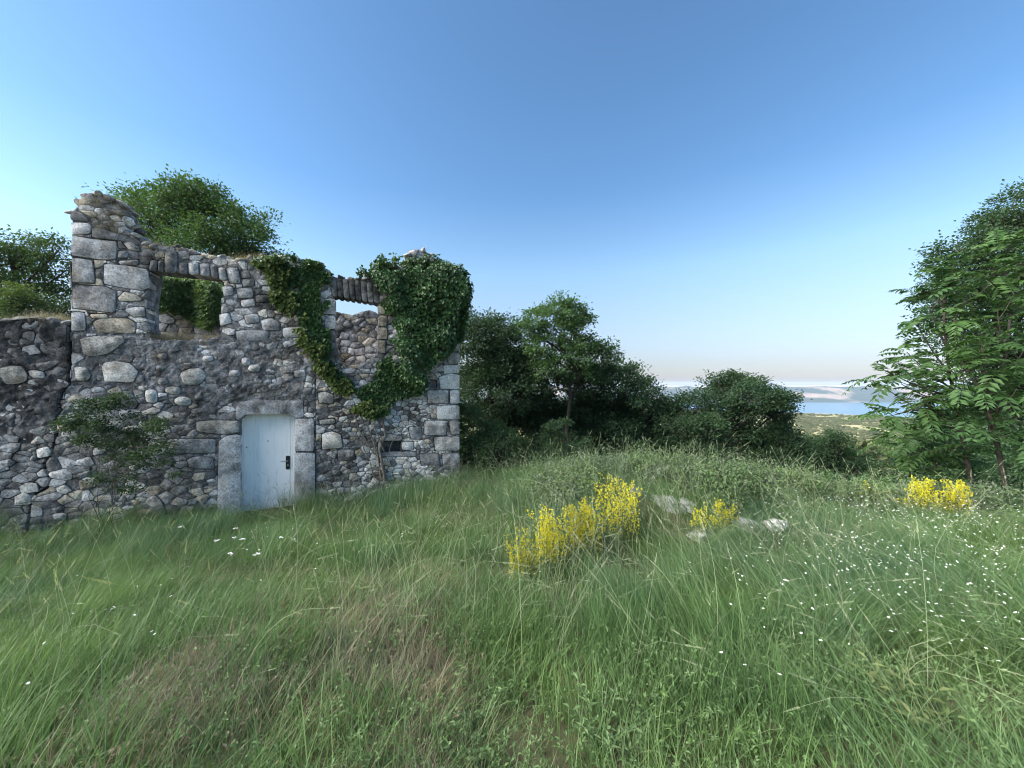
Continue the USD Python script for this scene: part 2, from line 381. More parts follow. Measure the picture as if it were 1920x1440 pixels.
def stone(poly, back=0.10, bulge=0.03, level=0.0, seed=0, rough=0.012, joint=0.010, off=0.0, rnd=0.02, sgn=1.0):
    """One laid stone: rounded outline, domed uneven face, sides running back into the wall."""
    g = np.random.default_rng(seed)
    q = biggest(poly.buffer(-joint - rnd).buffer(rnd))
    if q.is_empty or q.area < 2e-4:
        return None
    size = math.sqrt(q.area)
    q = biggest(q.simplify(.006))
    step = min(max(size / 3.2, .035), .075)
    P, T, nb, border = fill_triangles(q, step, max(.03, min(.07, size / 4)), seed)
    dist = shapely.distance(q.exterior, shapely.points(P))
    tilt = g.uniform(-.06, .06, 2)
    c = P.mean(0)
    nz = meshkit.fbm(np.stack([P[:, 0] * 9, P[:, 1] * 9, np.full(len(P), seed * .37)], 1), 3, 7) - .5
    d = level + bulge * (1 - np.exp(-dist / (size * .07))) + nz * rough * 3 * np.minimum(1, .35 + dist / (size * .2)) + (P - c) @ tilt
    face = W(P[:, 0], P[:, 1], d * sgn, off)
    if sgn < 0:
        T = T[:, ::-1]
    b = border[0]
    n = len(b)
    ring1 = W(b[:, 0], b[:, 1], d[:n] * sgn, off)
    bb = (b - c) * .96 + c
    ring2 = W(bb[:, 0], bb[:, 1], (d[:n].mean() - back) * sgn + 0 * b[:, 0], off)
    k = np.arange(n)
    quad = np.stack([k, (k + 1) % n, (k + 1) % n + n, k + n], 1)
    ccw = Polygon(b).exterior.is_ccw
    if ccw == (sgn > 0):
        quad = quad[:, ::-1]
    mb = MB().add(face, T).add(np.vstack([ring1, ring2]), quad)
    return mb.get()


def cells(region, size, aniso, seed, lloyd=1):
    """Rubble: irregular cells filling a region, wider than high."""
    g = np.random.default_rng(seed)
    out = []
    reg = shapely.affinity.scale(region, 1, aniso, origin=(0, 0))
    x0, y0, x1, y1 = reg.bounds
    n = int((x1 - x0) * (y1 - y0) / (size * size))
    pts = g.uniform((x0, y0), (x1, y1), (n, 2))
    # variable density: drop points that crowd a random subset of large ones
    big = pts[g.random(n) < .16]
    if len(big):
        d, _ = cKDTree(big).query(pts)
        pts = np.vstack([big, pts[d > size * .95]])
    for _ in range(lloyd + 1):
        vor = shapely.voronoi_polygons(MultiPoint(pts), extend_to=box(x0 - 1, y0 - 1, x1 + 1, y1 + 1))
        polys = list(vor.geoms)
        if _ < lloyd:
            pts = np.array([p.centroid.coords[0] for p in polys])
            pts = pts[(pts[:, 0] > x0 - .5) & (pts[:, 0] < x1 + .5) & (pts[:, 1] > y0 - .5) & (pts[:, 1] < y1 + .5)]
    shapely.prepare(reg)
    for p in polys:
        if not reg.intersects(p):
            continue
        c = p.intersection(reg)
        for h in getattr(c, 'geoms', [c]):
            if h.geom_type == 'Polygon' and h.area > size * size * .06:
                out.append(shapely.affinity.scale(h, 1, 1 / aniso, origin=(0, 0)))
    return out


import shapely.affinity


def slab(poly, thick, face_fn, step=.05, back_fn=None, off=0.0, seed=1):
    """A wall core: the polygon as an uneven mortar face, an uneven back and the border between them."""
    parts = MB()
    for g in getattr(poly, 'geoms', [poly]):
        if g.area < .02:
            continue
        P, T, nb, border = fill_triangles(g, step, step, seed)
        d0 = face_fn(P[:, 0], P[:, 1])
        d1 = -thick + (back_fn(P[:, 0], P[:, 1]) if back_fn else 0 * P[:, 0])
        n = len(P)
        V = np.vstack([W(P[:, 0], P[:, 1], d0, off), W(P[:, 0], P[:, 1], d1, off)])
        e = np.sort(np.vstack([T[:, [0, 1]], T[:, [1, 2]], T[:, [2, 0]]]), 1)
        de = np.vstack([T[:, [0, 1]], T[:, [1, 2]], T[:, [2, 0]]])
        _, idx, cnt = np.unique(e, axis=0, return_index=True, return_counts=True)
        be = de[idx[cnt == 1]]
        parts.add(V, np.vstack([T, T[:, ::-1] + n]))
        # three rings so that the jambs are not one flat sheet
        K = 4
        ring = []
        for k in range(K + 1):
            t = k / K
            dd = d0 * (1 - t) + d1 * t
            jit = np.zeros((n, 2))
            if 0 < k < K:
                jj = meshkit.noise(np.stack([P[:, 0] * 9, P[:, 1] * 9, np.full(n, k * 2.3)], 1), 3)[:, None] - .5
                jit = jj * .03 * np.ones(2)
            ring.append(W(P[:, 0] + jit[:, 0], P[:, 1] + jit[:, 1], dd, off))
        V2 = np.vstack(ring)
        q = np.vstack([np.stack([be[:, 1] + k * n, be[:, 0] + k * n, be[:, 0] + (k + 1) * n, be[:, 1] + (k + 1) * n], 1) for k in range(K)])
        used, inv = np.unique(q, return_inverse=True)
        parts.add(V2[used], inv.reshape(q.shape))
    return parts.get()


# outline of the facade and its openings, in the photograph's pixels
CRACK = [(130, 600), (131, 660), (130, 722), (116, 735), (112, 757), (118, 768), (106, 780), (108, 806), (103, 832), (95, 853), (85, 868), (87, 884), (96, 897), (90, 915), (60, 930), (50, 1010)]
TOP = [(131, 397), (140, 390), (147, 374), (158, 364), (172, 361), (188, 366), (198, 372), (206, 371), (222, 373), (229, 384), (227, 398), (235, 420), (246, 438), (262, 448), (274, 457), (300, 459), (330, 463), (352, 466), (378, 475),
       (402, 478), (424, 484), (446, 487), (470, 482), (520, 480), (565, 486), (605, 497), (622, 518), (650, 522), (682, 521), (706, 508), (740, 498), (764, 499), (768, 474), (777, 468), (792, 467), (806, 476), (822, 490), (845, 497), (862, 508)]
facade = pp(TOP + [(862, 1010)] + CRACK[::-1])
win_l = pp([(276, 560), (283, 520), (284, 506), (330, 511), (372, 516), (408, 523), (420, 530), (414, 560), (411, 612), (414, 630), (380, 636), (320, 637), (284, 632), (276, 610)])
win_r = pp([(627, 554), (640, 556), (670, 560), (700, 566), (708, 570), (707, 610), (706, 664), (690, 676), (668, 688), (650, 690), (636, 672), (630, 640), (630, 590)])
door_o = pp([(452, 1015), (452, 790), (455, 782), (462, 778), (540, 777), (547, 779), (551, 786), (552, 1015)])
vent = rc(716, 828, 750, 846)
hole = rc(806, 712, 820, 727)
openings = shapely.unary_union([win_l, win_r, door_o, vent])
wall_area = facade.difference(openings)

HAND = []      # (name, polygon, material, options)


def hs(name, poly, mat, **kw):
    HAND.append((name, poly, mat, kw))


Qk = dict(back=.32, bulge=.022, level=.012, rough=.008)
for pts, mat in [
    ([(131, 397), (150, 396), (160, 404), (172, 416), (131, 414)], m_darkstone), ([(132, 416), (172, 418), (172, 440), (133, 440)], m_grey),
    ([(173, 427), (190, 428), (215, 436), (262, 450), (268, 462), (225, 452), (173, 447)], m_darkstone), ([(134, 441), (170, 447), (221, 452), (218, 487), (190, 488), (134, 480)], m_grey),
    ([(134, 482), (175, 488), (179, 532), (134, 530)], m_grey), ([(195, 494), (240, 498), (280, 505), (281, 538), (270, 546), (230, 540), (193, 533)], m_grey),
    ([(134, 532), (200, 537), (219, 547), (217, 588), (170, 582), (134, 578)], m_grey), ([(133, 584), (160, 585), (163, 620), (133, 622)], m_grey),
    ([(172, 603), (190, 596), (240, 596), (256, 605), (255, 626), (180, 624)], m_warm), ([(822, 706), (845, 700), (862, 702), (862, 730), (826, 730)], m_pale),
    ([(800, 731), (841, 731), (841, 757), (802, 757)], m_pale), ([(843, 731), (862, 731), (862, 758), (843, 757)], m_pale), ([(818, 760), (862, 759), (862, 787), (818, 787)], m_pale),
    ([(795, 788), (839, 788), (837, 817), (795, 816)], m_pale), ([(841, 789), (862, 789), (862, 815), (845, 816)], m_pale), ([(813, 819), (862, 817), (862, 845), (815, 846)], m_pale),
    ([(838, 662), (862, 660), (862, 682), (840, 684)], m_pale), ([(830, 684), (862, 684), (862, 700), (832, 702)], m_pale), ([(785, 850), (822, 849), (826, 872), (790, 873)], m_darkstone),
    ([(828, 850), (862, 848), (862, 880), (830, 880)], m_grey), ([(840, 600), (862, 600), (862, 630), (838, 630)], m_pale), ([(826, 632), (862, 632), (862, 658), (828, 658)], m_grey)]:
    hs('quoin', pp(pts), mat, **Qk)
for pts, mat in [
    ([(148, 634), (180, 629), (230, 628), (237, 640), (222, 652), (205, 664), (170, 670), (155, 664)], m_pale), ([(188, 678), (215, 676), (245, 680), (262, 698), (250, 718), (195, 716)], m_pale),
    ([(138, 686), (165, 688), (172, 704), (168, 714), (142, 716)], m_pale), ([(366, 790), (400, 787), (450, 788), (450, 812), (420, 815), (368, 810)], m_pale),
    ([(314, 822), (370, 822), (405, 822), (405, 850), (320, 851)], m_grey), ([(350, 860), (370, 854), (400, 858), (403, 880), (355, 878)], m_grey), ([(603, 812), (622, 808), (640, 814), (644, 840), (603, 844)], m_pale),
    ([(632, 843), (664, 841), (668, 862), (634, 865)], m_grey), ([(595, 736), (610, 733), (626, 740), (627, 757), (598, 757)], m_pale), ([(596, 787), (628, 784), (630, 795), (600, 797)], m_pale),
    ([(416, 536), (437, 536), (438, 554), (418, 556)], m_stone), ([(410, 588), (430, 586), (436, 606), (412, 613)], m_stone), ([(442, 540), (474, 539), (477, 558), (446, 561)], m_grey),
    ([(452, 523), (476, 521), (478, 536), (455, 539)], m_stone), ([(478, 553), (505, 552), (507, 567), (480, 568)], m_stone), ([(450, 562), (478, 560), (480, 574), (453, 577)], m_stone),
    ([(456, 590), (484, 587), (488, 604), (462, 609)], m_grey), ([(488, 600), (508, 595), (526, 604), (525, 620), (492, 620)], m_stone), ([(440, 620), (470, 617), (505, 621), (503, 640), (445, 640)], m_darkstone),
    ([(529, 614), (566, 612), (569, 632), (530, 634)], m_grey), ([(550, 590), (574, 589), (575, 604), (552, 604)], m_grey), ([(229, 455), (247, 452), (264, 466), (262, 473), (240, 468)], m_pale),
    ([(222, 470), (240, 469), (241, 484), (220, 486)], m_grey), ([(220, 558), (232, 546), (256, 552), (272, 563), (250, 566), (222, 565)], m_warm), ([(230, 580), (250, 575), (272, 574), (273, 594), (250, 595)], m_grey),
    ([(218, 489), (262, 486), (260, 498), (225, 497)], m_grey), ([(166, 588), (202, 588), (204, 598), (172, 598)], m_warm), ([(752, 828), (776, 828), (776, 844), (753, 844)], m_pale),
    ([(765, 800), (790, 798), (792, 824), (770, 824)], m_grey), ([(550, 695), (572, 692), (574, 706), (552, 708)], m_stone)]:
    hs('stone', pp(pts), mat, back=.12, bulge=.03, level=.012)
for e in [(361, 706, 24, 17), (324, 732, 17, 9), (284, 743, 13, 16), (344, 752, 17, 10), (300, 690, 9, 6), (306, 715, 11, 8), (372, 745, 10, 7), (305, 668, 10, 7), (462, 678, 10, 9), (440, 700, 12, 7), (478, 690, 14, 8), (390, 672, 12, 7)]:
    hs('stone', el(*e), m_pale if e[2] > 12 else m_stone, back=.12, bulge=.045, level=.012)
hs('lintel', pp([(443, 753), (470, 750), (569, 750), (570, 783), (553, 784), (547, 779), (540, 777), (462, 777), (455, 781), (451, 788), (443, 787)]), m_grey, back=.30, bulge=.015, level=.03, rough=.006, joint=.006, rnd=.006)
for pts in [[(411, 826), (425, 816), (451, 813), (451, 1000), (406, 1000)], [(553, 785), (589, 784), (589, 846), (553, 846)], [(552, 848), (591, 848), (592, 1000), (552, 1000)]]:
    hs('jamb_stone', pp(pts), m_grey, back=.30, bulge=.015, level=.025, rough=.008, joint=.006, rnd=.012)
hs('vent_lintel', pp([(709, 821), (728, 812), (757, 819), (752, 827), (710, 827)]), m_pale, back=.2, bulge=.015, level=.02)
hs('vent_sill', pp([(714, 847), (781, 846), (781, 856), (714, 856)]), m_grey, back=.2, bulge=.012, level=.02)
hs('vent_jamb', pp([(708, 829), (716, 829), (716, 846), (708, 846)]), m_pale, back=.2, bulge=.012, level=.02)
vx = [(281, 296), (297, 308), (309, 333), (335, 352), (354, 373), (375, 394), (395, 408), (410, 424), (427, 450)]
for k, (x0, x1) in enumerate(vx):
    xm = (x0 + x1) / 2
    bot = np.interp(xm, [282, 320, 370, 410, 440], [508, 512, 516, 523, 532])
    topy = bot - [21, 22, 40, 22, 24, 25, 26, 24, 30][k]
    sl = (xm - 350) * .03
    hs('voussoir', pp([(x0 - sl, topy), (x1 - sl, topy + .6), (x1 + sl, bot + 1), (x0 + sl, bot)]), m_grey if k % 3 else m_darkstone, back=.42, bulge=.04, level=.02, joint=.006)
for k in range(8):
    x0 = 622 + k * 11.2
    bot = np.interp(x0 + 5, [622, 706], [555, 568])
    topy = np.interp(x0 + 5, [622, 660, 706], [521, 523, 531])
    hs('voussoir', pp([(x0 - 2.5, topy), (x0 + 8.5, topy + 1), (x0 + 11, bot + 1.5), (x0 + .5, bot)]), m_darkstone, back=.46, bulge=.03, level=.02, joint=.004)
for y0, y1 in [(572, 590), (592, 612), (614, 636), (638, 662)]:
    hs('jamb_stone', rc(708, y0, 722 + (y0 % 7), y1, j=1), m_warm, back=.35, bulge=.015, level=.02, joint=.006)
for y0, y1 in [(560, 590), (592, 618), (620, 641)]:
    hs('jamb_stone', rc(602 + (y0 % 9), y0, 629, y1, j=1), m_grey, back=.35, bulge=.015, level=.02, joint=.006)

hand_union = shapely.unary_union([p for _, p, _, _ in HAND])
rest = wall_area.difference(shapely.unary_union([hand_union, hole])).buffer(-.002)
render_zone = shapely.unary_union([pp([(268, 638), (420, 636), (560, 640), (575, 700), (565, 748), (440, 748), (400, 775), (290, 700)]), pp([(134, 624), (270, 628), (275, 700), (270, 722), (134, 722)])])
pier_l = pp([(131, 350), (290, 350), (290, 640), (131, 640)])
low_r = pp([(592, 700), (862, 700), (862, 1010), (592, 1010)])
regions = [(rest.intersection(render_zone), .135, 1.45, 11), (rest.difference(render_zone).intersection(pier_l), .165, 1.5, 12), (rest.difference(render_zone).difference(pier_l).intersection(low_r), .135, 1.5, 13),
           (rest.difference(render_zone).difference(pier_l).difference(low_r), .165, 1.5, 14)]
shapely.prepare(render_zone)


def in_zone(s, z, zone, soft=.25):
    return 1 - np.clip(shapely.distance(zone, shapely.points(np.stack([s, z], -1))) / soft, 0, 1)


def mortar(s, z):
    zz = in_zone(s, z, render_zone)
    n1 = meshkit.fbm(np.stack([s * 3, z * 3, 0 * s], -1), 3, 4) - .5
    n2 = meshkit.fbm(np.stack([s * 16, z * 20, 0 * s], -1), 3, 5) - .5
    return -.017 + zz * (.017 + n1 * .055) + n2 * (.03 + .045 * zz)


def rough_back(s, z):
    return (meshkit.fbm(np.stack([s * 6, z * 7, 0 * s + 9], -1), 3, 6) - .5) * .07


house = thing('stone_house', 'roofless ruined stone house with white door and ivy-covered window openings', 'house')
core = wall_area.buffer(-.028).difference(hole)
wall = obj('wall', slab(core, .52, mortar, .055, rough_back), m_mortar, house)
for k, (nm, p, mt, kw) in enumerate(HAND):
    m = stone(p, seed=100 + k, **kw)
    if m:
        obj(nm, m, mt, wall, smooth=True)
rub = []
opening_edge = openings.boundary.union(facade.boundary)
for reg, size, an, seed in regions:
    for p in cells(reg, size, an, seed):
        rub.append(p)
rub.sort(key=lambda p: -p.area)
rng = np.random.default_rng(5)
mats = [m_stone, m_stone, m_grey, m_darkstone, m_grey, m_stone, m_stone, m_warm, m_pale, m_darkstone]
left = {}
count = sum(1 for h in HAND if h[0] == 'stone')
for k, p in enumerate(rub):
    c = p.centroid
    zz = float(in_zone(np.array([c.x]), np.array([c.y]), render_zone, .15)[0])
    edge = p.distance(opening_edge) < .02
    lev = rng.normal(0, .010) - .007 * zz
    m = stone(p, back=.34 if edge else .09, rough=.010, bulge=rng.uniform(.004, .018), level=lev, seed=1000 + k, joint=rng.uniform(.002, .007), rnd=.006)
    if m is None:
        continue
    w = mats[rng.integers(len(mats))]
    if zz > .5:
        w = m_darkstone if rng.random() < .35 else (m_stone if rng.random() < .8 else m_grey)
    elif c.x > 5.0 and c.y < 1.3 and rng.random() < .45:
        w = m_pale
    if count < 230:
        obj('stone', m, w, wall)
        count += 1
    else:
        left.setdefault(w, MB()).add(*m)
for w, mb in left.items():
    obj('rubble', mb.get(), w, wall, kind='stuff')

# loose stones lying on the broken top of the wall


def boulder(size, seed, sub=2):
    import trimesh
    m = trimesh.creation.icosphere(subdivisions=sub)
    v = np.array(m.vertices)
    g = np.random.default_rng(seed)
    for _ in range(7):          # flat cleavage faces
        d = unit(g.normal(size=3))
        h = g.uniform(.55, .85)
        t = v @ d
        v = v - np.maximum(t - h, 0)[:, None] * d
    v = v * (1 + .25 * (meshkit.fbm(v * 2.2 + seed, 3, 3)[:, None] - .5))
    return v * np.asarray(size), np.array(m.faces)


def rot(v, seed, tilt=.35):
    g = np.random.default_rng(seed)
    a, b, c = g.uniform(0, 6.28), g.normal(0, tilt), g.normal(0, tilt)
    Rz = np.array([[math.cos(a), -math.sin(a), 0], [math.sin(a), math.cos(a), 0], [0, 0, 1]])
    Rx = np.array([[1, 0, 0], [0, math.cos(b), -math.sin(b)], [0, math.sin(b), math.cos(b)]])
    Ry = np.array([[math.cos(c), 0, math.sin(c)], [0, 1, 0], [-math.sin(c), 0, math.cos(c)]])
    return v @ (Rz @ Rx @ Ry).T


line = np.array([p2w(x, y) for x, y in TOP])
cum = np.concatenate([[0], np.cumsum(np.hypot(*np.diff(line, axis=0).T))])
g = np.random.default_rng(77)
t = 0.05
k = 0
while t < cum[-1]:
    s, z = np.interp(t, cum, line[:, 0]), np.interp(t, cum, line[:, 1])
    for d in (-.07, -.26, -.44):
        sz = np.array([g.uniform(.07, .15), g.uniform(.07, .12), g.uniform(.04, .085)])
        v, f = boulder(sz, 300 + k)
        pos = W(s + g.uniform(-.05, .05), z - .01 + g.uniform(-.03, .025), d + g.uniform(-.04, .04))
        v = rot(v, k, .3) + pos
        obj('cap_stone', (v, f), [m_stone, m_grey, m_darkstone, m_warm][g.integers(4)], wall, smooth=True)
        k += 1
    t += g.uniform(.16, .26)

# ------------------------------------------------------------------ door
m_door = M('door_paint', {'g': ('geometry', {}), 'sx': ('separate_xyz', {}), 'zr': ('map_range', {'from_min': -1.25, 'from_max': -0.45, 'to_min': 0.34, 'to_max': 0.0, 'clamp': True}),
                          'nz': ('noise_texture', {'scale': 7.0, 'detail': 6.0, 'roughness': .7}), 'mp': ('mapping', {'scale': (9.0, 9.0, 1.1)}), 'n2': ('noise_texture', {'scale': 2.0, 'detail': 5.0}),
                          'ad': ('math', {'math_type': 'add'}), 'rp': ('rgb_ramp', {'ramp': [(0.64, (0.85, 0.87, 0.87)), (0.80, (0.74, 0.75, 0.73)), (0.95, (0.34, 0.31, 0.24))]}),
                          'st': ('rgb_ramp', {'ramp': [(0.36, (0.93, 0.93, 0.92)), (0.48, (1.0, 1.0, 1.0))]}), 'ml': ('mix', {'mix_type': 'multiply', 'fac': 1.0}),
                          'p': ('principled_bsdf', {'roughness': 0.45, 'specular_ior_level': 0.35})},
           [('g.position', 'sx.vector'), ('sx.z', 'zr.value'), ('g.position', 'nz.vector'), ('g.position', 'mp.vector'), ('mp.vector', 'n2.vector'), ('nz.fac', 'ad.value1'), ('zr.result', 'ad.value2'), ('ad.value', 'rp.fac'),
            ('n2.fac', 'st.fac'), ('rp.color', 'ml.color1'), ('st.color', 'ml.color2'), ('ml.color', 'p.base_color')], 'p.BSDF')
m_black = plain('black_metal', (0.012, 0.012, 0.013), 0.4, 0.5)
m_steel = plain('brushed_steel', (0.55, 0.55, 0.56), 0.3, 0.5, 1.0)
s0, zt = p2w(451, 778)
s1, _ = p2w(552, 778)
zb = -1.32
DD = -.17


def wbox(s_a, s_b, z_a, z_b, d_a, d_b, bev=.003):
    c = np.array([(s_a, z_a), (s_b, z_a), (s_b, z_b), (s_a, z_b)])
    ins = np.array([(bev, bev), (-bev, bev), (-bev, -bev), (bev, -bev)])
    V = np.vstack([W(c[:, 0], c[:, 1], d_a), W(c[:, 0], c[:, 1], d_b - bev), W((c + ins)[:, 0], (c + ins)[:, 1], d_b)])
    q = [[i, (i + 1) % 4, (i + 1) % 4 + 4, i + 4] for i in range(4)] + [[i + 4, (i + 1) % 4 + 4, (i + 1) % 4 + 8, i + 8] for i in range(4)] + [[8, 9, 10, 11], [3, 2, 1, 0]]
    return V, np.array(q)


def groove_leaf(sa, sb, za, zb_, d, groves, depth=.012, w=.014):
    """The leaf's face in strips with sunk grooves between them."""
    mb = MB()
    xs = [sa]
    for x in groves:
        xs += [x - w / 2, x + w / 2]
    xs.append(sb)
    for i in range(len(xs) - 1):
        dd = d - depth if i % 2 else d
        mb.add(*wbox(xs[i], xs[i + 1], za, zb_, d - .045, dd, .0025))
    return mb.get()


sl0, sl1 = s0 + .015, p2w(546, 800)[0]
gro = [p2w(x, 820)[0] for x in (470, 475.5, 480.5, 541.5)]
door = obj('door', groove_leaf(sl0, sl1, zb, zt + .03, DD, gro), m_door, house, label='white flat metal door with black lock plate and vertical grooves')
obj('door_frame', MB().add(*wbox(sl1 + .006, s1 + .03, zb, zt + .03, DD - .05, DD + .012)).add(*wbox(s0 - .03, s0 + .009, zb, zt + .03, DD - .05, DD + .012)).get(), m_door, door)


def rounded(sc, zc, hw, hh, d0, d1, r=.02, n=5):
    p = box(sc - hw + r, zc - hh + r, sc + hw - r, zc + hh - r).buffer(r, quad_segs=n)
    b = np.array(p.exterior.coords)[:-1]
    if not p.exterior.is_ccw:
        b = b[::-1]
    n_ = len(b)
    i = np.arange(n_)
    c = b.mean(0)
    b2 = (b - c) * (1 - .004 / hw) + c
    V = np.vstack([W(b[:, 0], b[:, 1], d0), W(b[:, 0], b[:, 1], d1 - .003), W(b2[:, 0], b2[:, 1], d1), W(c[0], c[1], d1)[None]])
    f = np.vstack([np.stack([i, (i + 1) % n_, (i + 1) % n_ + n_], 1), np.stack([i, (i + 1) % n_ + n_, i + n_], 1), np.stack([i + n_, (i + 1) % n_ + n_, (i + 1) % n_ + 2 * n_], 1),
                   np.stack([i + n_, (i + 1) % n_ + 2 * n_, i + 2 * n_], 1), np.stack([i + 2 * n_, (i + 1) % n_ + 2 * n_, np.full(n_, 3 * n_)], 1)])
    return V, f


hs_, hz_ = p2w(537, 870)
obj('lock_plate', rounded(hs_, hz_, .04, .155, DD - .002, DD + .016), m_black, door)
obj('lock_cylinder', rounded(hs_, hz_ - .06, .014, .02, DD + .014, DD + .022, .008), m_steel, door)
hp = [W(hs_, hz_ + .045, DD + .014), W(hs_, hz_ + .045, DD + .06), W(hs_ - .02, hz_ + .045, DD + .066), W(hs_ - .13, hz_ + .042, DD + .064)]
obj('handle', tube(hp, [.011, .011, .011, .009], 8), m_steel, door, smooth=True)
for nm, (x, y) in (('peephole', (499, 829)), ('lower_peephole', (458, 841))):
    s, z = p2w(x, y)
    obj('peephole', rounded(s, z, .013, .013, DD - .002, DD + .006, .0125), m_black, door)
# dark backing inside the vent and the hole
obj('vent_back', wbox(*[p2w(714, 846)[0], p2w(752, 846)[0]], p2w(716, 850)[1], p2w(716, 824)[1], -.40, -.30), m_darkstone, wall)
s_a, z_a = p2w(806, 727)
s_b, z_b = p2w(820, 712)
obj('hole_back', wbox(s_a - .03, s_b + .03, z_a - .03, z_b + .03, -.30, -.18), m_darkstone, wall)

# ------------------------------------------------------------------ rear wall and side walls
OFF = 3.0
LEN = p2w(862, 700)[0]
rp = [(-.9, -1.5)] + [(LEN, -1.5)] + [(LEN, 3.7), (LEN - .8, 3.75)]
for s in np.arange(LEN - 1.2, -.9, -.25):
    rp.append((s, 3.86 + .25 * (float(meshkit.noise(np.array([s * 2.1, 0, 0]), 8)) - .5) + (.1 if s < 3.5 else 0)))
rp.append((-.9, 3.9))
rear = Polygon(rp).buffer(0)


def flat_mortar(s, z):
    return -.03 + (meshkit.fbm(np.stack([s * 9, z * 11, 0 * s + 3], -1), 3, 15) - .5) * .07


rwall = obj('wall', slab(rear.buffer(-.02), .5, flat_mortar, .11, off=OFF), m_mortar, house, label='lower rear wall seen through the window openings')
see = shapely.unary_union([pp([(272, 500), (425, 500), (425, 660), (272, 660)], OFF), pp([(615, 540), (722, 540), (722, 710), (615, 710)], OFF)])
shapely.prepare(see)
cl = cells(rear.buffer(-.004), .25, 1.5, 41)
vis = [p for p in cl if see.intersects(p)]
oth = MB()
for k, p in enumerate(cl):
    m = stone(p, back=.08, bulge=rng.uniform(.008, .03), level=rng.normal(0, .012), seed=4000 + k, joint=rng.uniform(.004, .010), rnd=.008, off=OFF)
    if m is None:
        continue
    if see.intersects(p) and k % 1 == 0:
        obj('stone', m, [m_stone, m_grey, m_stone, m_grey, m_warm][rng.integers(5)], rwall)
    else:
        oth.add(*m)
obj('rubble', oth.get(), m_stone, rwall, smooth=True, kind='stuff')


def side_wall(s_at, top):
    """A wall running back from the facade at s = s_at, with an uneven broken top."""
    n = 40
    tt = np.linspace(.5, OFF, n)
    mb = MB()
    for face, ds in ((0, -.25), (1, .25)):
        zz = np.linspace(-1.5, 1, 26)
        T_, Z_ = np.meshgrid(tt, np.linspace(0, 1, 40), indexing='ij')
        topz = np.interp(T_, [.5, 1.4, 2.2, OFF], top)
        zc = -1.5 + (topz + 1.5 + .25 * (meshkit.noise(np.stack([T_ * 3, 0 * T_, 0 * T_ + s_at], -1), 3) - .5)) * Z_
        bump = (meshkit.fbm(np.stack([T_ * 7, zc * 9, 0 * T_ + s_at + face], -1), 3, 9) - .5) * .12
        P = W(np.full(T_.shape, s_at) + ds + bump * (1 if face else -1), zc, -T_)
        i, j = np.meshgrid(np.arange(n - 1), np.arange(39), indexing='ij')
        q = np.stack([i * 40 + j, (i + 1) * 40 + j, (i + 1) * 40 + j + 1, i * 40 + j + 1], -1).reshape(-1, 4)
        mb.add(P.reshape(-1, 3), q if not face else q[:, ::-1])
        tops = P[:, -1] if face == 0 else np.stack([tops, P[:, -1]])
    m_ = tops.shape[1]
    i = np.arange(m_ - 1)
    mb.add(tops.reshape(-1, 3), np.stack([i, i + 1, i + 1 + m_, i + m_], 1))
    return mb.get()


obj('wall', side_wall(-.7, [2.5, 2.5, 2.5, 2.5]), m_stone, house)
obj('wall', side_wall(LEN - .26, [4.5, 4.3, 4.0, 3.8]), m_stone, house)

# ------------------------------------------------------------------ the lower wall on the left
gtop = [(-700, 560), (-300, 580), (-60, 592), (0, 602), (30, 597), (60, 594), (90, 597), (112, 601), (127, 604)]
gw = pp(gtop + [(x - 3, y) for x, y in CRACK] + [(-700, 1250)])
gwall = thing('garden_wall', 'low rough stone wall left of the house, cracked where they meet', 'wall')
big = [[(0, 690), (20, 685), (45, 686), (55, 708), (45, 718), (20, 722), (0, 718)], [(68, 842), (90, 836), (98, 846), (92, 856), (70, 860)], [(36, 912), (50, 904), (70, 906), (74, 922), (40, 926)],
       [(28, 930), (45, 922), (60, 928), (58, 946), (28, 948)]]
ghand = [pp(b) for b in big]
plaster = pp([(-700, 540), (130, 590), (125, 730), (105, 800), (0, 815), (-700, 860)])


def gmortar(s, z):
    zz = in_zone(s, z, plaster, .4)
    n1 = meshkit.fbm(np.stack([s * 2.5, z * 2.5, 0 * s], -1), 3, 24) - .5
    n2 = meshkit.fbm(np.stack([s * 13, z * 18, 0 * s], -1), 3, 25) - .5
    return -.020 + zz * (.022 + n1 * .055) + n2 * (.03 + .05 * zz)


gcore = obj('wall', slab(gw.buffer(-.02), .5, gmortar, .06), m_mortar, gwall)
gl = cells(gw.difference(shapely.unary_union(ghand)).buffer(-.003), .175, 1.5, 51)
gl.sort(key=lambda p: -p.area * (1 if p.centroid.x > -1.5 else .05))
gleft = MB()
cnt = 0
for k, p in enumerate(ghand + gl):
    zz = float(in_zone(np.array([p.centroid.x]), np.array([p.centroid.y]), plaster, .2)[0])
    m = stone(p, back=.09, bulge=rng.uniform(.005, .018), level=.014 if k < 4 else rng.normal(0, .010) - .016 * zz, seed=6000 + k, joint=rng.uniform(.003, .008), rnd=.008, rough=.010)
    if m is None:
        continue
    if cnt < 150 and p.centroid.x > -2.5:
        obj('stone', m, m_pale if k < 4 else [m_stone, m_darkstone, m_stone, m_grey][rng.integers(4)], gcore)
        cnt += 1
    else:
        gleft.add(*m)
obj('rubble', gleft.get(), m_stone, gcore, kind='stuff')
line = np.array([p2w(x, y) for x, y in gtop])
for s in np.arange(-3.5, -.05, .2):
    z = np.interp(s, line[:, 0], line[:, 1])
    for d in (-.1, -.34):
        v, f = boulder(np.array([g.uniform(.1, .17), g.uniform(.1, .15), g.uniform(.05, .09)]), 700 + k)
        k += 1
        obj('cap_stone', (rot(v, k, .2) + W(s + g.uniform(-.05, .05), z - .02, d), f), [m_darkstone, m_stone][g.integers(2)], gcore, smooth=True)

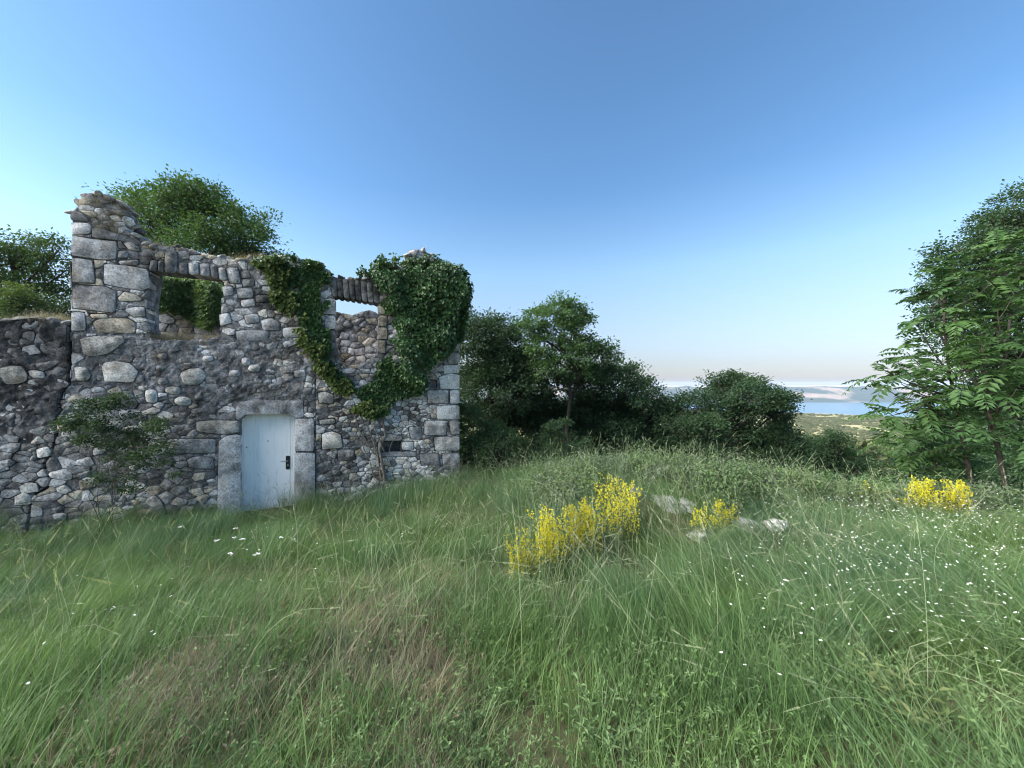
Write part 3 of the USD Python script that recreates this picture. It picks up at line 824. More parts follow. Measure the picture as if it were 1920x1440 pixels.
# ------------------------------------------------------------------ ivy on the facade
RIGHT_IVY = [(668, 516), (690, 496), (715, 488), (740, 498), (768, 494), (800, 488), (830, 490), (858, 500), (880, 522), (884, 546), (874, 570), (862, 600), (856, 640), (838, 668), (826, 690), (815, 705), (800, 722), (790, 742), (772, 738), (752, 760), (730, 776), (700, 784),
             (668, 770), (640, 746), (615, 730), (600, 700), (578, 668), (560, 640), (552, 622), (528, 606), (545, 590), (522, 570), (498, 560), (522, 545), (490, 525), (470, 505), (478, 488), (500, 480), (530, 482), (560, 478), (600, 492), (622, 512), (624, 550), (618, 600), (618, 650), (640, 690), (668, 705), (700, 690), (724, 668), (728, 600), (716, 568), (700, 545)]
ivy_zone = pp(RIGHT_IVY)
thick_zone = pp([(690, 505), (715, 494), (800, 490), (858, 504), (876, 530), (866, 580), (850, 640), (820, 690), (790, 720), (760, 700), (738, 660), (735, 600), (725, 560)])
pale_zone = pp([(470, 484), (540, 484), (560, 560), (600, 640), (640, 700), (720, 760), (700, 784), (640, 760), (560, 650), (500, 560)])
ivy = thing('ivy', 'dark green ivy draped in a V round the right window of the ruined house', 'ivy')


def scatter(zone, n, rng):
    x0, y0, x1, y1 = zone.bounds
    out = np.zeros((0, 2))
    shapely.prepare(zone)
    while len(out) < n:
        p = rng.uniform((x0, y0), (x1, y1), (n * 2, 2))
        out = np.vstack([out, p[shapely.contains_xy(zone, p[:, 0], p[:, 1])]])
    return out[:n]


def ivy_leaves(zone, n, rng, depth_fn, L=(.06, .10), off=0.0, clump=True):
    p = scatter(zone, n, rng)
    if clump:                                       # hold back leaves where a low noise leaves the wall bare
        e = shapely.distance(zone.boundary, shapely.points(p))
        keep = meshkit.fbm(np.stack([p[:, 0] * 3.2, p[:, 1] * 3.2, 0 * p[:, 0]], 1), 3, 12) + np.minimum(e * 1.2, .40) > .63
        p = p[keep]
    n = len(p)
    D = depth_fn(p[:, 0], p[:, 1])
    d = D * rng.random(n) ** .55 + rng.uniform(.0, .04, n)
    c = W(p[:, 0] + rng.normal(0, .015, n), p[:, 1], d, off)
    ax = np.outer(rng.normal(0, .6, n), ES) + np.outer(rng.uniform(.15, .75, n), EN) + np.outer(rng.normal(-.65, .4, n), [0, 0, 1])
    nr = np.outer(rng.normal(0, .4, n), ES) + np.outer(np.full(n, .75), EN) + np.outer(rng.normal(.45, .35, n), [0, 0, 1])
    Ls = rng.uniform(*L, n)
    return leaves(c, ax, nr, Ls, Ls * rng.uniform(.75, 1.0, n), .18)


def ivy_depth(s, z):
    e = shapely.distance(ivy_zone.boundary, shapely.points(np.stack([s, z], -1)))
    t = in_zone(s, z, thick_zone, .2)
    lump = meshkit.fbm(np.stack([s * 1.8, z * 1.8, 0 * s], -1), 3, 17)
    return (.025 + .035 * lump) + t * (.12 + .5 * lump) * smoothstep(0, .35, e + .1)


rv = np.random.default_rng(91)
obj('foliage', ivy_leaves(ivy_zone, 19000, rv, ivy_depth, (.045, .115)), m_ivy, ivy, kind='stuff')
obj('young_foliage', ivy_leaves(pale_zone, 3000, rv, lambda s, z: .17 + .04 * np.sin(s * 5)), m_ivy_pale, ivy, kind='stuff')
# the crown of the ivy, rising over the wall top in leafy shoots
mb, stems = MB(), MB()
for k in range(98):
    x = rv.uniform(672, 880) if k < 80 else rv.uniform(478, 612)
    y = np.interp(x, [478, 530, 600, 612, 672, 715, 770, 830, 870, 884], [488, 486, 500, 508, 520, 496, 498, 494, 515, 545])
    s, z = p2w(x, y + rv.uniform(0, 12))
    h = rv.uniform(.08, .38) * (1 if k < 80 else .8)
    d0 = rv.uniform(-.35, .25)
    lean = rv.normal(0, .35, 2)
    t = np.linspace(0, 1, 7)
    P = W(s + lean[0] * h * t, z + h * (t - .35 * t * t), d0 + lean[1] * h * t)
    stems.add(*tube(P, np.linspace(.006, .002, 7), 3))
    m_ = 26
    tt = rv.random(m_)
    c = W(s + lean[0] * h * tt, z + h * (tt - .35 * tt * tt), d0 + lean[1] * h * tt) + rv.normal(0, .035, (m_, 3))
    mb.add(*leaves(c, rv.normal(0, 1, (m_, 3)) + [0, 0, -.4], rv.normal(0, .6, (m_, 3)) + [0, 0, 1], rv.uniform(.06, .10, m_), rv.uniform(.05, .07, m_), .2))
# the overhanging side at the right corner
s_r, _ = p2w(862, 600)
for k in range(2600):
    pass
n_ = 3800
zz = rv.uniform(*sorted([p2w(862, 508)[1], p2w(862, 640)[1]]), n_)
wid = np.interp(zz, [p2w(862, 650)[1], p2w(862, 600)[1], p2w(862, 545)[1], p2w(862, 508)[1]], [.05, .18, .36, .2])
c = W(s_r + wid * rv.random(n_) ** .8 - .05, zz, rv.uniform(-.9, .25, n_))
mb.add(*leaves(c, np.outer(rv.uniform(.2, 1, n_), ES) + rv.normal(0, .4, (n_, 3)) + [0, 0, -.6], np.outer(np.ones(n_), ES) + rv.normal(0, .4, (n_, 3)) + [0, 0, .6], rv.uniform(.06, .1, n_), rv.uniform(.05, .08, n_), .2))
obj('shoot_foliage', mb.get(), m_ivy, ivy, kind='stuff')
for pts, r in [([(722, 900), (716, 868), (712, 840), (722, 815), (718, 790), (728, 765), (726, 740)], .035), ([(714, 895), (708, 850), (696, 820), (690, 795), (694, 770)], .022), ([(712, 860), (690, 835), (672, 800), (660, 770)], .016),
               ([(720, 845), (706, 812), (702, 788), (712, 762)], .018), ([(718, 880), (730, 850), (736, 820), (732, 790)], .012), ([(700, 890), (692, 860), (678, 830), (668, 806)], .011), ([(716, 870), (700, 840), (684, 812), (676, 780)], .012)]:
    q = np.array([p2w(*p) for p in pts])
    tt = np.linspace(0, 1, 22)
    ti = np.linspace(0, 1, len(q))
    s, z = np.interp(tt, ti, q[:, 0]), np.interp(tt, ti, q[:, 1])
    s = s + .03 * np.sin(tt * 15 + r * 900) * tt
    obj('stem', tube(W(s, z, .06 + .02 * np.sin(tt * 9)), np.linspace(r, r * .55, 22), 6), m_bark_pale, ivy, smooth=True)
obj('stem', stems.get(), m_bark, ivy, kind='stuff')

ivy2 = thing('ivy', 'bright green creeper heaped over the rear wall, seen through the left window', 'ivy')
z2 = pp([(268, 540), (300, 522), (340, 526), (370, 524), (415, 534), (430, 560), (420, 600), (400, 620), (380, 612), (350, 592), (310, 585), (268, 575)], OFF)
obj('foliage', ivy_leaves(z2, 4200, rv, lambda s, z: .35 + .2 * np.sin(s * 6), (.08, .13), OFF, clump=False), m_bright, ivy2, kind='stuff')

# ------------------------------------------------------------------ trees and shrubs


def foliage(lobes, density, leaf, rng, clump_r=(.22, .42), gap=.12):
    """Leaf clumps through the outer shell of every lobe. Returns leaf mesh and the clump centres of each lobe."""
    C, tips = [], []
    allc, out = [], MB()
    for (cx, cy, cz, rx, ry, rz) in lobes:
        area = 4 * math.pi * ((rx * ry + rx * rz + ry * rz) / 3)
        n = max(8, int(area * density * 1.5))
        d = unit(rng.normal(size=(n, 3)))
        d[:, 2] = np.where(d[:, 2] < -.55, -d[:, 2], d[:, 2])
        rad = rng.uniform(.55, 1.12, n) ** .7 + np.where(rng.random(n) < .12, rng.uniform(.1, .32, n), 0)
        lump = 1 + .9 * (meshkit.fbm(d * 2.3 + cx, 2, 3) - .5)
        c = np.array([cx, cy, cz]) + d * np.array([rx, ry, rz]) * (rad * lump)[:, None]
        keep = meshkit.noise(c * 1.1 / max(.4, rx * .42), 9) > gap + .12
        c, d = c[keep], d[keep]
        tips.append(c)
        cr = rng.uniform(*clump_r, len(c))
        m = rng.poisson(56, len(c)) + 8
        idx = np.repeat(np.arange(len(c)), m)
        off = rng.normal(size=(len(idx), 3)) * .5
        off *= cr[idx][:, None] * np.array([1, 1, .62])
        p = c[idx] + off
        ax = off / cr[idx][:, None] * .8 + d[idx] * .5 + rng.normal(0, .45, (len(idx), 3)) + [0, 0, -.25]
        nr = rng.normal(0, .5, (len(idx), 3)) + d[idx] * .35 + [0, 0, .75]
        L = leaf * rng.uniform(.7, 1.25, len(idx))
        out.add(*leaves(p, ax, nr, L, L * rng.uniform(.5, .75, len(idx)), .15))
    return out.get(), tips


def wood(base, lobes, tips, r0, rng, twigs=9, stems=1):
    mb = MB()
    lob = np.array(lobes)
    top = lob[:, :3].mean(0)
    top[2] = np.quantile(lob[:, 2], .75)
    for st in range(stems):
        b = np.array(base) + (rng.normal(0, .25, 3) * [1, 1, 0] if stems > 1 else 0)
        n = 9
        t = np.linspace(0, 1, n)[:, None]
        wob = np.cumsum(rng.normal(0, .06, (n, 3)), 0) * [1, 1, 0]
        tr = b + (top - b) * t + wob * np.minimum(t * 3, 1)
        tr[0, 2] -= .3
        mb.add(*tube(tr, r0 * (1 - .75 * t[:, 0]) * (1.25 - .25 * np.minimum(1, t[:, 0] * 6)) / math.sqrt(stems), 7))
        for li in range(st, len(lobes), stems):
            c = lob[li, :3]
            h = np.clip((c[2] - b[2] - .75 * np.hypot(c[0] - b[0], c[1] - b[1]) - .2) / max(.1, top[2] - b[2]), .16, .93)
            p0 = np.array([np.interp(h, t[:, 0], tr[:, q]) for q in range(3)])
            mid = (p0 + c) / 2 + rng.normal(0, .12, 3) + [0, 0, -.1]
            u = np.linspace(0, 1, 6)[:, None]
            P = (1 - u) ** 2 * p0 + 2 * u * (1 - u) * mid + u * u * c
            rl = r0 * .5 * (1 - h * .5)
            mb.add(*tube(P, np.linspace(rl, rl * .35, 6), 5))
            tp = tips[li]
            for q in rng.choice(len(tp), min(twigs, len(tp)), replace=False):
                e = tp[q]
                sft = P[rng.integers(2, 6)]
                mm = (sft + e) / 2 + rng.normal(0, .1, 3)
                PP = np.stack([sft, mm, e])
                mb.add(*tube(PP, [rl * .3, rl * .2, rl * .08], 4))
    return mb.get()


def tree(name, label, cat, base, lobes, leaf, mat, r0=.14, density=3.2, seed=1, clump_r=(.24, .45), gap=.12, twigs=10, stems=1, group=None, bark=None):
    g = np.random.default_rng(seed)
    root = thing(name, label, cat, base, group)
    b = np.array(base)
    rel = [(l[0] - b[0], l[1] - b[1], l[2] - b[2], l[3], l[4], l[5]) for l in lobes]
    fm, tips = foliage(rel, density, leaf, g, clump_r, gap)
    obj('trunk' if cat == 'tree' else 'stems', wood((0, 0, 0), rel, tips, r0, g, twigs, stems), bark or m_bark, root, smooth=True)
    obj('crown' if cat == 'tree' else 'foliage', fm, mat, root)
    return root


def plobes(Y, spec, seed=0, dep=.5):
    """Lobes from (px, py, radius in px[, depth offset]) at depth Y."""
    g = np.random.default_rng(seed)
    out = []
    for s in spec:
        x, y, r = s[:3]
        dy = s[3] if len(s) > 3 else g.uniform(-dep, dep)
        P = at(x, y, Y + dy)
        R = r / FPX * Y
        out.append((P[0], P[1], P[2], R * g.uniform(.95, 1.1), R * g.uniform(.95, 1.15), R * g.uniform(.75, .92)))
    return out


def bp(px, Y):
    x = (px - CX) / FPX * Y
    return (x, Y, gz(x, Y) - .05)


OAKS = 'trees around the ruin'
tree('oak_tree', 'tall broad green tree rising behind the left half of the ruined house', 'tree', bp(380, 16), plobes(16, [(300, 405, 52), (350, 380, 44), (370, 430, 70), (440, 430, 55), (470, 465, 45), (265, 440, 40), (300, 480, 60), (400, 490, 70), (335, 545, 60), (430, 540, 55), (480, 500, 38), (260, 390, 26), (390, 375, 26), (350, 362, 20)], 1, 1.2), .115, m_oak, .24, 2.6, 11, (.3, .55), .16)
tree('oak_tree', 'loose-crowned tree over the garden wall at the left edge of the picture', 'tree', bp(70, 13), plobes(13, [(20, 490, 42), (70, 478, 36), (110, 470, 30), (120, 510, 34), (60, 530, 45), (-30, 500, 60), (-80, 470, 60), (0, 560, 50), (110, 560, 40), (-120, 540, 60)], 2, 1), .09, m_oak, .18, 3.0, 12, (.22, .42), .26)
tree('oak_tree', 'dark full tree directly right of the house corner', 'tree', bp(900, 16.5), plobes(16.5, [(880, 640, 44), (920, 625, 40), (950, 650, 40), (900, 690, 60), (960, 700, 50), (930, 740, 62), (870, 720, 45), (990, 730, 42), (985, 680, 30), (870, 600, 22), (915, 598, 16), (900, 800, 60), (965, 800, 62), (1000, 770, 45)], 3, 1.2), .11, m_oak_dark, .2, 3.0, 13, (.26, .46), .10)
tree('slender_tree', 'thin open tree with bare forked trunk, tallest against the sky right of the house', 'tree', bp(1052, 15), plobes(15, [(1005, 596, 24), (1040, 590, 32), (1070, 594, 32), (990, 615, 20), (1094, 606, 20), (1040, 625, 36), (1075, 632, 30), (1015, 655, 30), (1100, 655, 24), (1122, 662, 24), (1150, 668, 17), (1085, 675, 28), (1050, 670, 32), (980, 607, 14), (1135, 652, 15), (1060, 574, 16), (1030, 700, 36), (1090, 705, 36)], 4, .6), .10, m_oak, .11, 3.4, 14, (.18, .34), .14, 8)
tree('oak_tree', 'rounded dark tree below the thin open tree, its crown sloping down to the right', 'tree', bp(1130, 17.5), plobes(17.5, [(1060, 730, 48), (1110, 725, 46), (1160, 735, 44), (1200, 745, 40), (1225, 775, 34), (1090, 790, 60), (1160, 800, 62), (1210, 820, 45), (1180, 705, 22), (1140, 700, 20), (1245, 760, 14), (1070, 800, 60), (1120, 850, 60), (1200, 860, 50)], 5, 1.4), .11, m_oak_dark, .2, 2.9, 15, (.26, .46), .10)
tree('oak_tree', 'dark broad-domed tree standing alone left of the view to the sea', 'tree', bp(1370, 16), plobes(16, [(1300, 770, 40), (1340, 740, 38), (1380, 735, 34), (1420, 750, 36), (1450, 755, 28), (1360, 790, 60), (1420, 800, 58), (1300, 820, 52), (1460, 790, 26), (1380, 850, 70), (1470, 840, 36), (1272, 765, 18), (1345, 715, 15), (1375, 710, 14), (1410, 722, 13), (1470, 758, 12)], 6, 1.2), .10, m_oak_dark, .2, 3.0, 16, (.22, .42), .13)
tree('oak_tree', 'low bushy tree below the far scrubland, left of the pinnate-leaved saplings', 'tree', bp(1560, 18), plobes(18, [(1525, 856, 36), (1565, 846, 34), (1592, 868, 34), (1495, 872, 34), (1545, 890, 50), (1615, 900, 30), (1480, 895, 38), (1545, 832, 15), (1572, 828, 14)], 7, 1.2), .10, m_oak_dark, .15, 3.0, 17, (.24, .44), .08)
tree('oak_tree', 'tall dark oak at the right edge of the picture, behind the saplings', 'tree', bp(1990, 12.5), plobes(11.5, [(1905, 395, 38), (1880, 440, 42), (1840, 470, 36), (1800, 470, 34), (1785, 500, 36), (1830, 520, 44), (1890, 520, 60), (1790, 545, 40), (1765, 565, 34), (1850, 590, 55), (1940, 450, 70), (1960, 570, 80), (2000, 480, 80), (1910, 660, 60), (1990, 680, 80), (1940, 370, 40), (1860, 420, 30), (1760, 600, 30), (1860, 680, 50), (1800, 640, 40), (1950, 760, 80), (1840, 740, 46), (1930, 850, 70), (1820, 560, 40), (1910, 440, 40)], 8, .9), .085, m_oak_dark, .17, 3.0, 18, (.22, .4), .14)
# shrubs
SH = 'shrubs at the foot of the wood'
tree('shrub', 'light green leafy bush against the right corner of the house', 'shrub', bp(905, 11), plobes(11, [(880, 780, 22), (885, 815, 30), (915, 810, 26), (945, 825, 26), (900, 850, 40), (980, 845, 24), (870, 765, 12)], 21, .4), .07, m_bright, .04, 5, 21, (.14, .26), .05, 8, 3)
tree('shrub', 'dark drooping bush in front of the light green bush by the house corner', 'shrub', bp(930, 10.4), plobes(10.4, [(905, 845, 30), (945, 840, 34), (930, 870, 40), (890, 880, 30), (985, 870, 30)], 22, .3), .06, m_shrub, .04, 5.5, 22, (.13, .24), .05, 8, 3)
tree('shrub', 'twiggy dark green bush with upright shoots in the gap right of the house', 'shrub', bp(1060, 11), plobes(11, [(1040, 830, 26), (1070, 825, 24), (1080, 850, 30), (1040, 865, 32), (1100, 870, 26), (1045, 800, 8), (1060, 795, 8), (1030, 805, 7)], 23, .4), .055, m_shrub, .03, 6, 23, (.12, .2), .1, 9, 4)
tree('shrub', 'leafy sapling growing close against the left part of the facade', 'shrub', bp(212, 6.6), plobes(6.75, [(215, 770, 20), (240, 795, 26), (265, 830, 30), (230, 840, 30), (190, 800, 18), (120, 800, 14), (145, 790, 12), (290, 850, 22), (215, 880, 26), (255, 880, 30), (170, 760, 10), (310, 880, 18), (290, 800, 16), (205, 855, 22), (250, 910, 26), (300, 905, 22), (160, 830, 14), (225, 750, 12)], 24, .2), .045, m_shrub, .012, 8.5, 24, (.09, .17), .24, 10, 5)
far_sh = [(1180, 860, 15, 40), (1240, 860, 16, 44), (1330, 870, 14.5, 40), (1430, 880, 15, 44), (1520, 915, 14, 36), (1600, 928, 13, 32), (1690, 905, 12, 38), (1760, 870, 11, 48), (1850, 860, 10.5, 50), (1920, 840, 11, 56), (960, 770, 19, 70), (1130, 800, 21, 66), (1270, 815, 22, 52), (1470, 850, 21, 50), (1000, 850, 13.5, 36), (1120, 875, 13.5, 34), (1650, 925, 16, 34), (1800, 800, 14, 50), (1900, 760, 14, 60), (1650, 938, 9.5, 32), (1730, 935, 9.2, 36), (1840, 915, 8.8, 44), (1925, 900, 8.8, 54), (1580, 935, 10.5, 36), (1480, 930, 11, 40)]
where = ['between the slope tree and the mound crest', 'under the gap with the pink hill', 'at the foot of the lone domed tree, its left side', 'at the foot of the lone domed tree, its right side', 'right of the domed tree, in deep shade', 'behind the dim yellow broom', 'left of the sapling trunks', 'between the sapling trunks',
         'right of the sapling trunks', 'at the right edge, below the tall oak', 'filling the shade behind the house-corner trees', 'filling the shade under the sloping crown', 'behind the gap between the crowns', 'far behind the low bushy tree', 'in front of the dark trees beside the house', 'in front of the slope tree', 'behind the dim broom and in front of the low bushy tree', 'deep behind the saplings, low down', 'deep behind the saplings, by the edge', 'just behind the dim broom, to its right', 'just behind the left bush of the bright broom pair', 'just behind the sapling trunks', 'just behind the right sapling, at the picture edge', 'just behind the dim broom, to its left', 'at the right end of the mound crest']
for k, ((px, py, Y, r), w) in enumerate(zip(far_sh, where)):
    tree('shrub', f'dark green bush {w}', 'shrub', bp(px, Y), plobes(Y, [(px, py, r), (px - r * .8, py + r * .3, r * .75), (px + r * .8, py + r * .25, r * .75), (px, py + r, r * 1.1), (px - r, py + r * 1.3, r * .9), (px + r, py + r * 1.3, r * .9)], 30 + k, .5), .085, m_oak_dark if k % 3 else m_shrub, .05, 2.6, 30 + k, (.24, .42), .03, 5, 2, SH)
for k, (px, py, Y, r, w) in enumerate([(20, 575, 11.5, 40, 'behind the garden wall at the left edge'), (90, 585, 12, 36, 'behind the garden wall beside the corner pier'), (-60, 570, 12, 50, 'beyond the left edge behind the garden wall')]):
    tree('shrub', f'green bush showing {w}', 'shrub', bp(px, Y), plobes(Y, [(px, py, r), (px - r, py + 8, r * .8), (px + r, py + 6, r * .8), (px, py + r, r)], 60 + k, .5), .08, m_bright if k == 0 else m_shrub, .05, 3.5, 60 + k, (.2, .36), .05, 5, 2)


# saplings with long pinnate leaves
def pinnate(base, direction, L, rng, droop=.5, pairs=9):
    d = unit(direction)
    side = unit(np.cross(d, [0, 0, 1.0]) + 1e-6)
    t = np.linspace(0, 1, 7)
    P = base + np.outer(t * L, d) + np.outer(t * t * L * droop, [0, 0, -1.0])
    mb = MB()
    mb.add(*tube(P, np.linspace(.004, .0015, 7), 3))
    k = np.repeat(np.linspace(.14, .97, pairs), 2)
    sg = np.tile([1, -1], pairs)
    c = np.stack([np.interp(k, t, P[:, q]) for q in range(3)], 1)
    tg = unit(d - np.outer(2 * k * droop, [0, 0, 1.0]))
    ax = side * sg[:, None] * 1.0 + tg * .45 + [0, 0, -.35] + rng.normal(0, .12, (len(k), 3))
    nr = np.cross(tg, side)
    nr = nr * np.sign(nr[:, 2:] + 1e-9) + rng.normal(0, .25, nr.shape)
    ll = L * .28 * np.sin(np.pi * (.18 + .7 * k)) ** .5 * rng.uniform(.9, 1.1, len(k))
    mb.add(*leaves(c, ax, nr, ll, ll * .40, .12))
    mb.add(*leaves(P[-1:], tg[-1:], nr[-1:], np.array([L * .15]), np.array([L * .05]), .1))
    return mb.get()


def sapling(label, pts, branches, Y, seed, nleaf, r0, Lr=(.36, .68)):
    g = np.random.default_rng(seed)
    b = bp(*pts[0][::2]) if False else np.array(bp(pts[0][0], Y))
    root = thing('pinnate_sapling', label, 'tree', b)
    tr = np.array([at(x, y, Y + dy) for x, y, dy in pts]) - b
    tr[0] = (0, 0, -.1)
    tt = np.linspace(0, 1, 16)
    ti = np.linspace(0, 1, len(tr))
    trunk = np.stack([np.interp(tt, ti, tr[:, q]) for q in range(3)], 1)
    mb = MB().add(*tube(trunk, np.linspace(r0, r0 * .3, 16), 7))
    tips = [(trunk[k], unit(trunk[k] - trunk[k - 1])) for k in (10, 11, 12, 13, 14, 15)]
    for h, x, y, dy in branches:
        p0 = np.array([np.interp(h, tt, trunk[:, q]) for q in range(3)])
        e = at(x, y, Y + dy) - b
        u = np.linspace(0, 1, 7)[:, None]
        mid = (p0 + e) / 2 + [0, 0, -.12]
        P = (1 - u) ** 2 * p0 + 2 * u * (1 - u) * mid + u * u * e
        mb.add(*tube(P, np.linspace(r0 * .45, r0 * .15, 7), 5))
        tips += [(P[q], unit(P[q] - P[q - 1])) for q in (6, 6, 5, 5, 4, 3, 2)]
        for _ in range(2):
            q = int(g.integers(2, 6))
            e2 = P[q] + g.normal(0, .28, 3) + [0, 0, .25]
            mb.add(*tube([P[q], (P[q] + e2) / 2 + [0, 0, -.03], e2], [r0 * .2, r0 * .15, r0 * .08], 4))
            tips += [(e2, unit(e2 - P[q]))] * 3
    obj('trunk', mb.get(), m_bark, root, smooth=True)
    for k in range(nleaf):
        p, d = tips[g.integers(len(tips))]
        a = g.uniform(0, 6.283)
        dr = np.array([math.cos(a), math.sin(a), g.uniform(-.3, 1.3)]) + d * .5
        m = pinnate(p + g.normal(0, .09, 3), dr, g.uniform(*Lr), g, g.uniform(.25, .75), int(g.integers(7, 10)))
        obj('leaf', m, m_ail, root)


sapling('slender sapling with long pinnate leaves, its leaning trunk left of the other', [(1838, 960, 0), (1812, 860, 0), (1796, 760, 0), (1780, 700, .1), (1770, 600, .1), (1775, 520, .2)],
        [(.35, 1740, 760, .3), (.4, 1690, 720, .1), (.45, 1650, 690, -.2), (.5, 1700, 660, .4), (.55, 1830, 660, -.5), (.6, 1720, 610, 0), (.7, 1740, 570, .3), (.75, 1810, 560, -.3), (.85, 1750, 530, .2), (.9, 1790, 490, -.1), (.5, 1670, 780, -.3), (.3, 1720, 820, -.2), (.3, 1650, 720, .4), (.7, 1850, 600, .5), (.25, 1690, 850, .1)], 7.2, 71, 215, .045)
sapling('slender sapling with forked trunk and long pinnate leaves, nearest the right edge', [(1898, 985, 0), (1880, 880, 0), (1862, 800, 0), (1850, 760, 0), (1880, 700, .1), (1900, 560, .1), (1910, 480, .2)],
        [(.5, 1800, 730, -.2), (.52, 1840, 640, -.4), (.6, 1930, 640, .2), (.7, 1870, 580, -.3), (.8, 1950, 540, .2), (.85, 1850, 520, -.3), (.9, 1890, 460, -.2), (.95, 1940, 440, .1), (.6, 1960, 720, -.3), (.45, 1900, 740, -.5), (.5, 1930, 820, -.2), (.4, 1850, 830, -.3)], 6.7, 72, 205, .045)
sapling('thin young sapling with drooping pinnate leaves, just right of the yellow broom pair', [(1772, 950, 0), (1760, 900, 0), (1748, 850, 0), (1745, 800, 0)],
        [(.4, 1720, 860, -.1), (.5, 1780, 830, .2), (.6, 1700, 820, .2), (.8, 1720, 780, 0), (.9, 1770, 770, 0), (.3, 1690, 890, .2), (.3, 1790, 890, .1)], 7.6, 73, 100, .025, (.4, .65))

# ------------------------------------------------------------------ far scrub on the plateau
def dome(seed, n, leaf):
    g = np.random.default_rng(seed)
    d = unit(g.normal(size=(n, 3)))
    d[:, 2] = np.abs(d[:, 2])
    lump = .75 + .5 * meshkit.fbm(d * 1.6 + seed, 2, 4)
    p = d * lump[:, None] * np.array([1, 1, .85])
    return leaves(p, d + g.normal(0, .7, (n, 3)), d + g.normal(0, .4, (n, 3)) + [0, 0, .4], leaf * g.uniform(.7, 1.3, n), leaf * .7, .15)


def instancer(name, protos, mats, pos, quat, scale, idx, kind='stuff', label=None, cat=None, parent='/World'):
    path = numbered(name, parent)
    pi = UsdGeom.PointInstancer.Define(stage, path)
    paths = []
    for k, (m, mt) in enumerate(zip(protos, mats)):
        q = usdkit.mesh(stage, f'{path}/sprig_{k + 1:03d}', m, mt)
        paths.append(q.GetPath())
    pi.CreatePrototypesRel().SetTargets(paths)
    pi.CreateProtoIndicesAttr(Vt.IntArray.FromNumpy(np.asarray(idx, np.int32)))
    pi.CreatePositionsAttr(Vt.Vec3fArray.FromNumpy(np.asarray(pos, np.float32)))
    q = np.asarray(quat, float)
    pi.CreateOrientationsAttr(Vt.QuathArray([Gf.Quath(float(a), float(b), float(c), float(d)) for a, b, c, d in q]))
    pi.CreateScalesAttr(Vt.Vec3fArray.FromNumpy(np.asarray(scale, np.float32)))
    tag(pi, label, cat, kind=kind)
    return path


def yaw_tilt(yaw, lx, ly):
    """Quaternions (w, x, y, z): turn by yaw about z, then tip towards (lx, ly) by their length in radians."""
    a = np.hypot(lx, ly) + 1e-9
    s = np.sin(a / 2)
    q1 = np.stack([np.cos(a / 2), -ly / a * s, lx / a * s, 0 * a], 1)
    q2 = np.stack([np.cos(yaw / 2), 0 * yaw, 0 * yaw, np.sin(yaw / 2)], 1)
    w = q1[:, 0] * q2[:, 0] - q1[:, 3] * q2[:, 3]
    x = q1[:, 1] * q2[:, 0] + q1[:, 2] * q2[:, 3]
    y = q1[:, 2] * q2[:, 0] - q1[:, 1] * q2[:, 3]
    z = q1[:, 0] * q2[:, 3]
    return np.stack([w, x, y, z], 1)


m_scrub = leaf_mat('scrub_leaf', (0.14, 0.175, 0.08), (0.26, 0.27, 0.13), scale=0.03, trans=.15)
gs = np.random.default_rng(401)
n = 20000
az, r = np.radians(gs.uniform(4, 56, n)), np.sqrt(gs.uniform(60 ** 2, 1640 ** 2, n))
X, Y = r * np.sin(az), r * np.cos(az)
keep = (fbm2(X, Y, .02, 44, 4) > .36) | (r < 250)
X, Y, r = X[keep], Y[keep], r[keep]
n = len(X)
sc = gs.uniform(1.5, 3.6, n)
instancer('far_scrub', [dome(501, 260, .42), dome(502, 260, .42), dome(503, 200, .5)], [m_scrub] * 3, np.stack([X, Y, ground(X, Y) - .2], 1), yaw_tilt(gs.uniform(0, 6.28, n), np.zeros(n), np.zeros(n)),
          np.stack([sc, sc, sc * gs.uniform(.7, 1.1, n)], 1), gs.integers(0, 3, n), label='scrub of small bushes covering the sunlit slope below', cat='scrub')

# ------------------------------------------------------------------ grass


def blades(n, h, spread, width, g, lean=.5, segs=3, curl=.5, droop=.0):
    """A tuft: n tapering curved blades rising from a small patch."""
    h = g.uniform(h[0], h[1], n)
    a = g.uniform(0, 6.283, n)
    base = np.stack([g.normal(0, spread, n), g.normal(0, spread, n), np.full(n, -.02)], 1)
    dirh = np.stack([np.cos(a), np.sin(a), 0 * a], 1)
    tilt = np.abs(g.normal(0, lean, n))
    crv = g.uniform(.1, 1, n) * curl
    t = np.linspace(0, 1, segs + 1)
    P = base[:, None] + dirh[:, None] * (h * 1.0)[:, None, None] * (tilt[:, None] * t + crv[:, None] * t ** 2)[..., None] + np.array([0, 0, 1.0]) * (h[:, None] * (t - (crv[:, None] * .35 + droop) * t ** 2))[..., None]
    b = a + g.uniform(.9, 2.2, n)
    sd = np.stack([np.cos(b), np.sin(b), 0 * b], 1)
    w = (width * g.uniform(.6, 1.3, n))[:, None] * np.array([.8, 1, .7, 0.0] if segs == 3 else np.linspace(1, 0, segs + 1))
    Lf, Rt = P + sd[:, None] * w[..., None] * .5, P - sd[:, None] * w[..., None] * .5
    m = 2 * segs + 1
    V = np.concatenate([np.stack([Lf[:, :-1], Rt[:, :-1]], 2).reshape(n, 2 * segs, 3), P[:, -1:]], 1)
    f = []
    for k in range(segs - 1):
        f += [[2 * k, 2 * k + 1, 2 * k + 3], [2 * k, 2 * k + 3, 2 * k + 2]]
    f += [[2 * segs - 2, 2 * segs - 1, 2 * segs]]
    F = (np.arange(n)[:, None, None] * m + np.array(f)[None]).reshape(-1, 3)
    return V.reshape(-1, 3), F, P


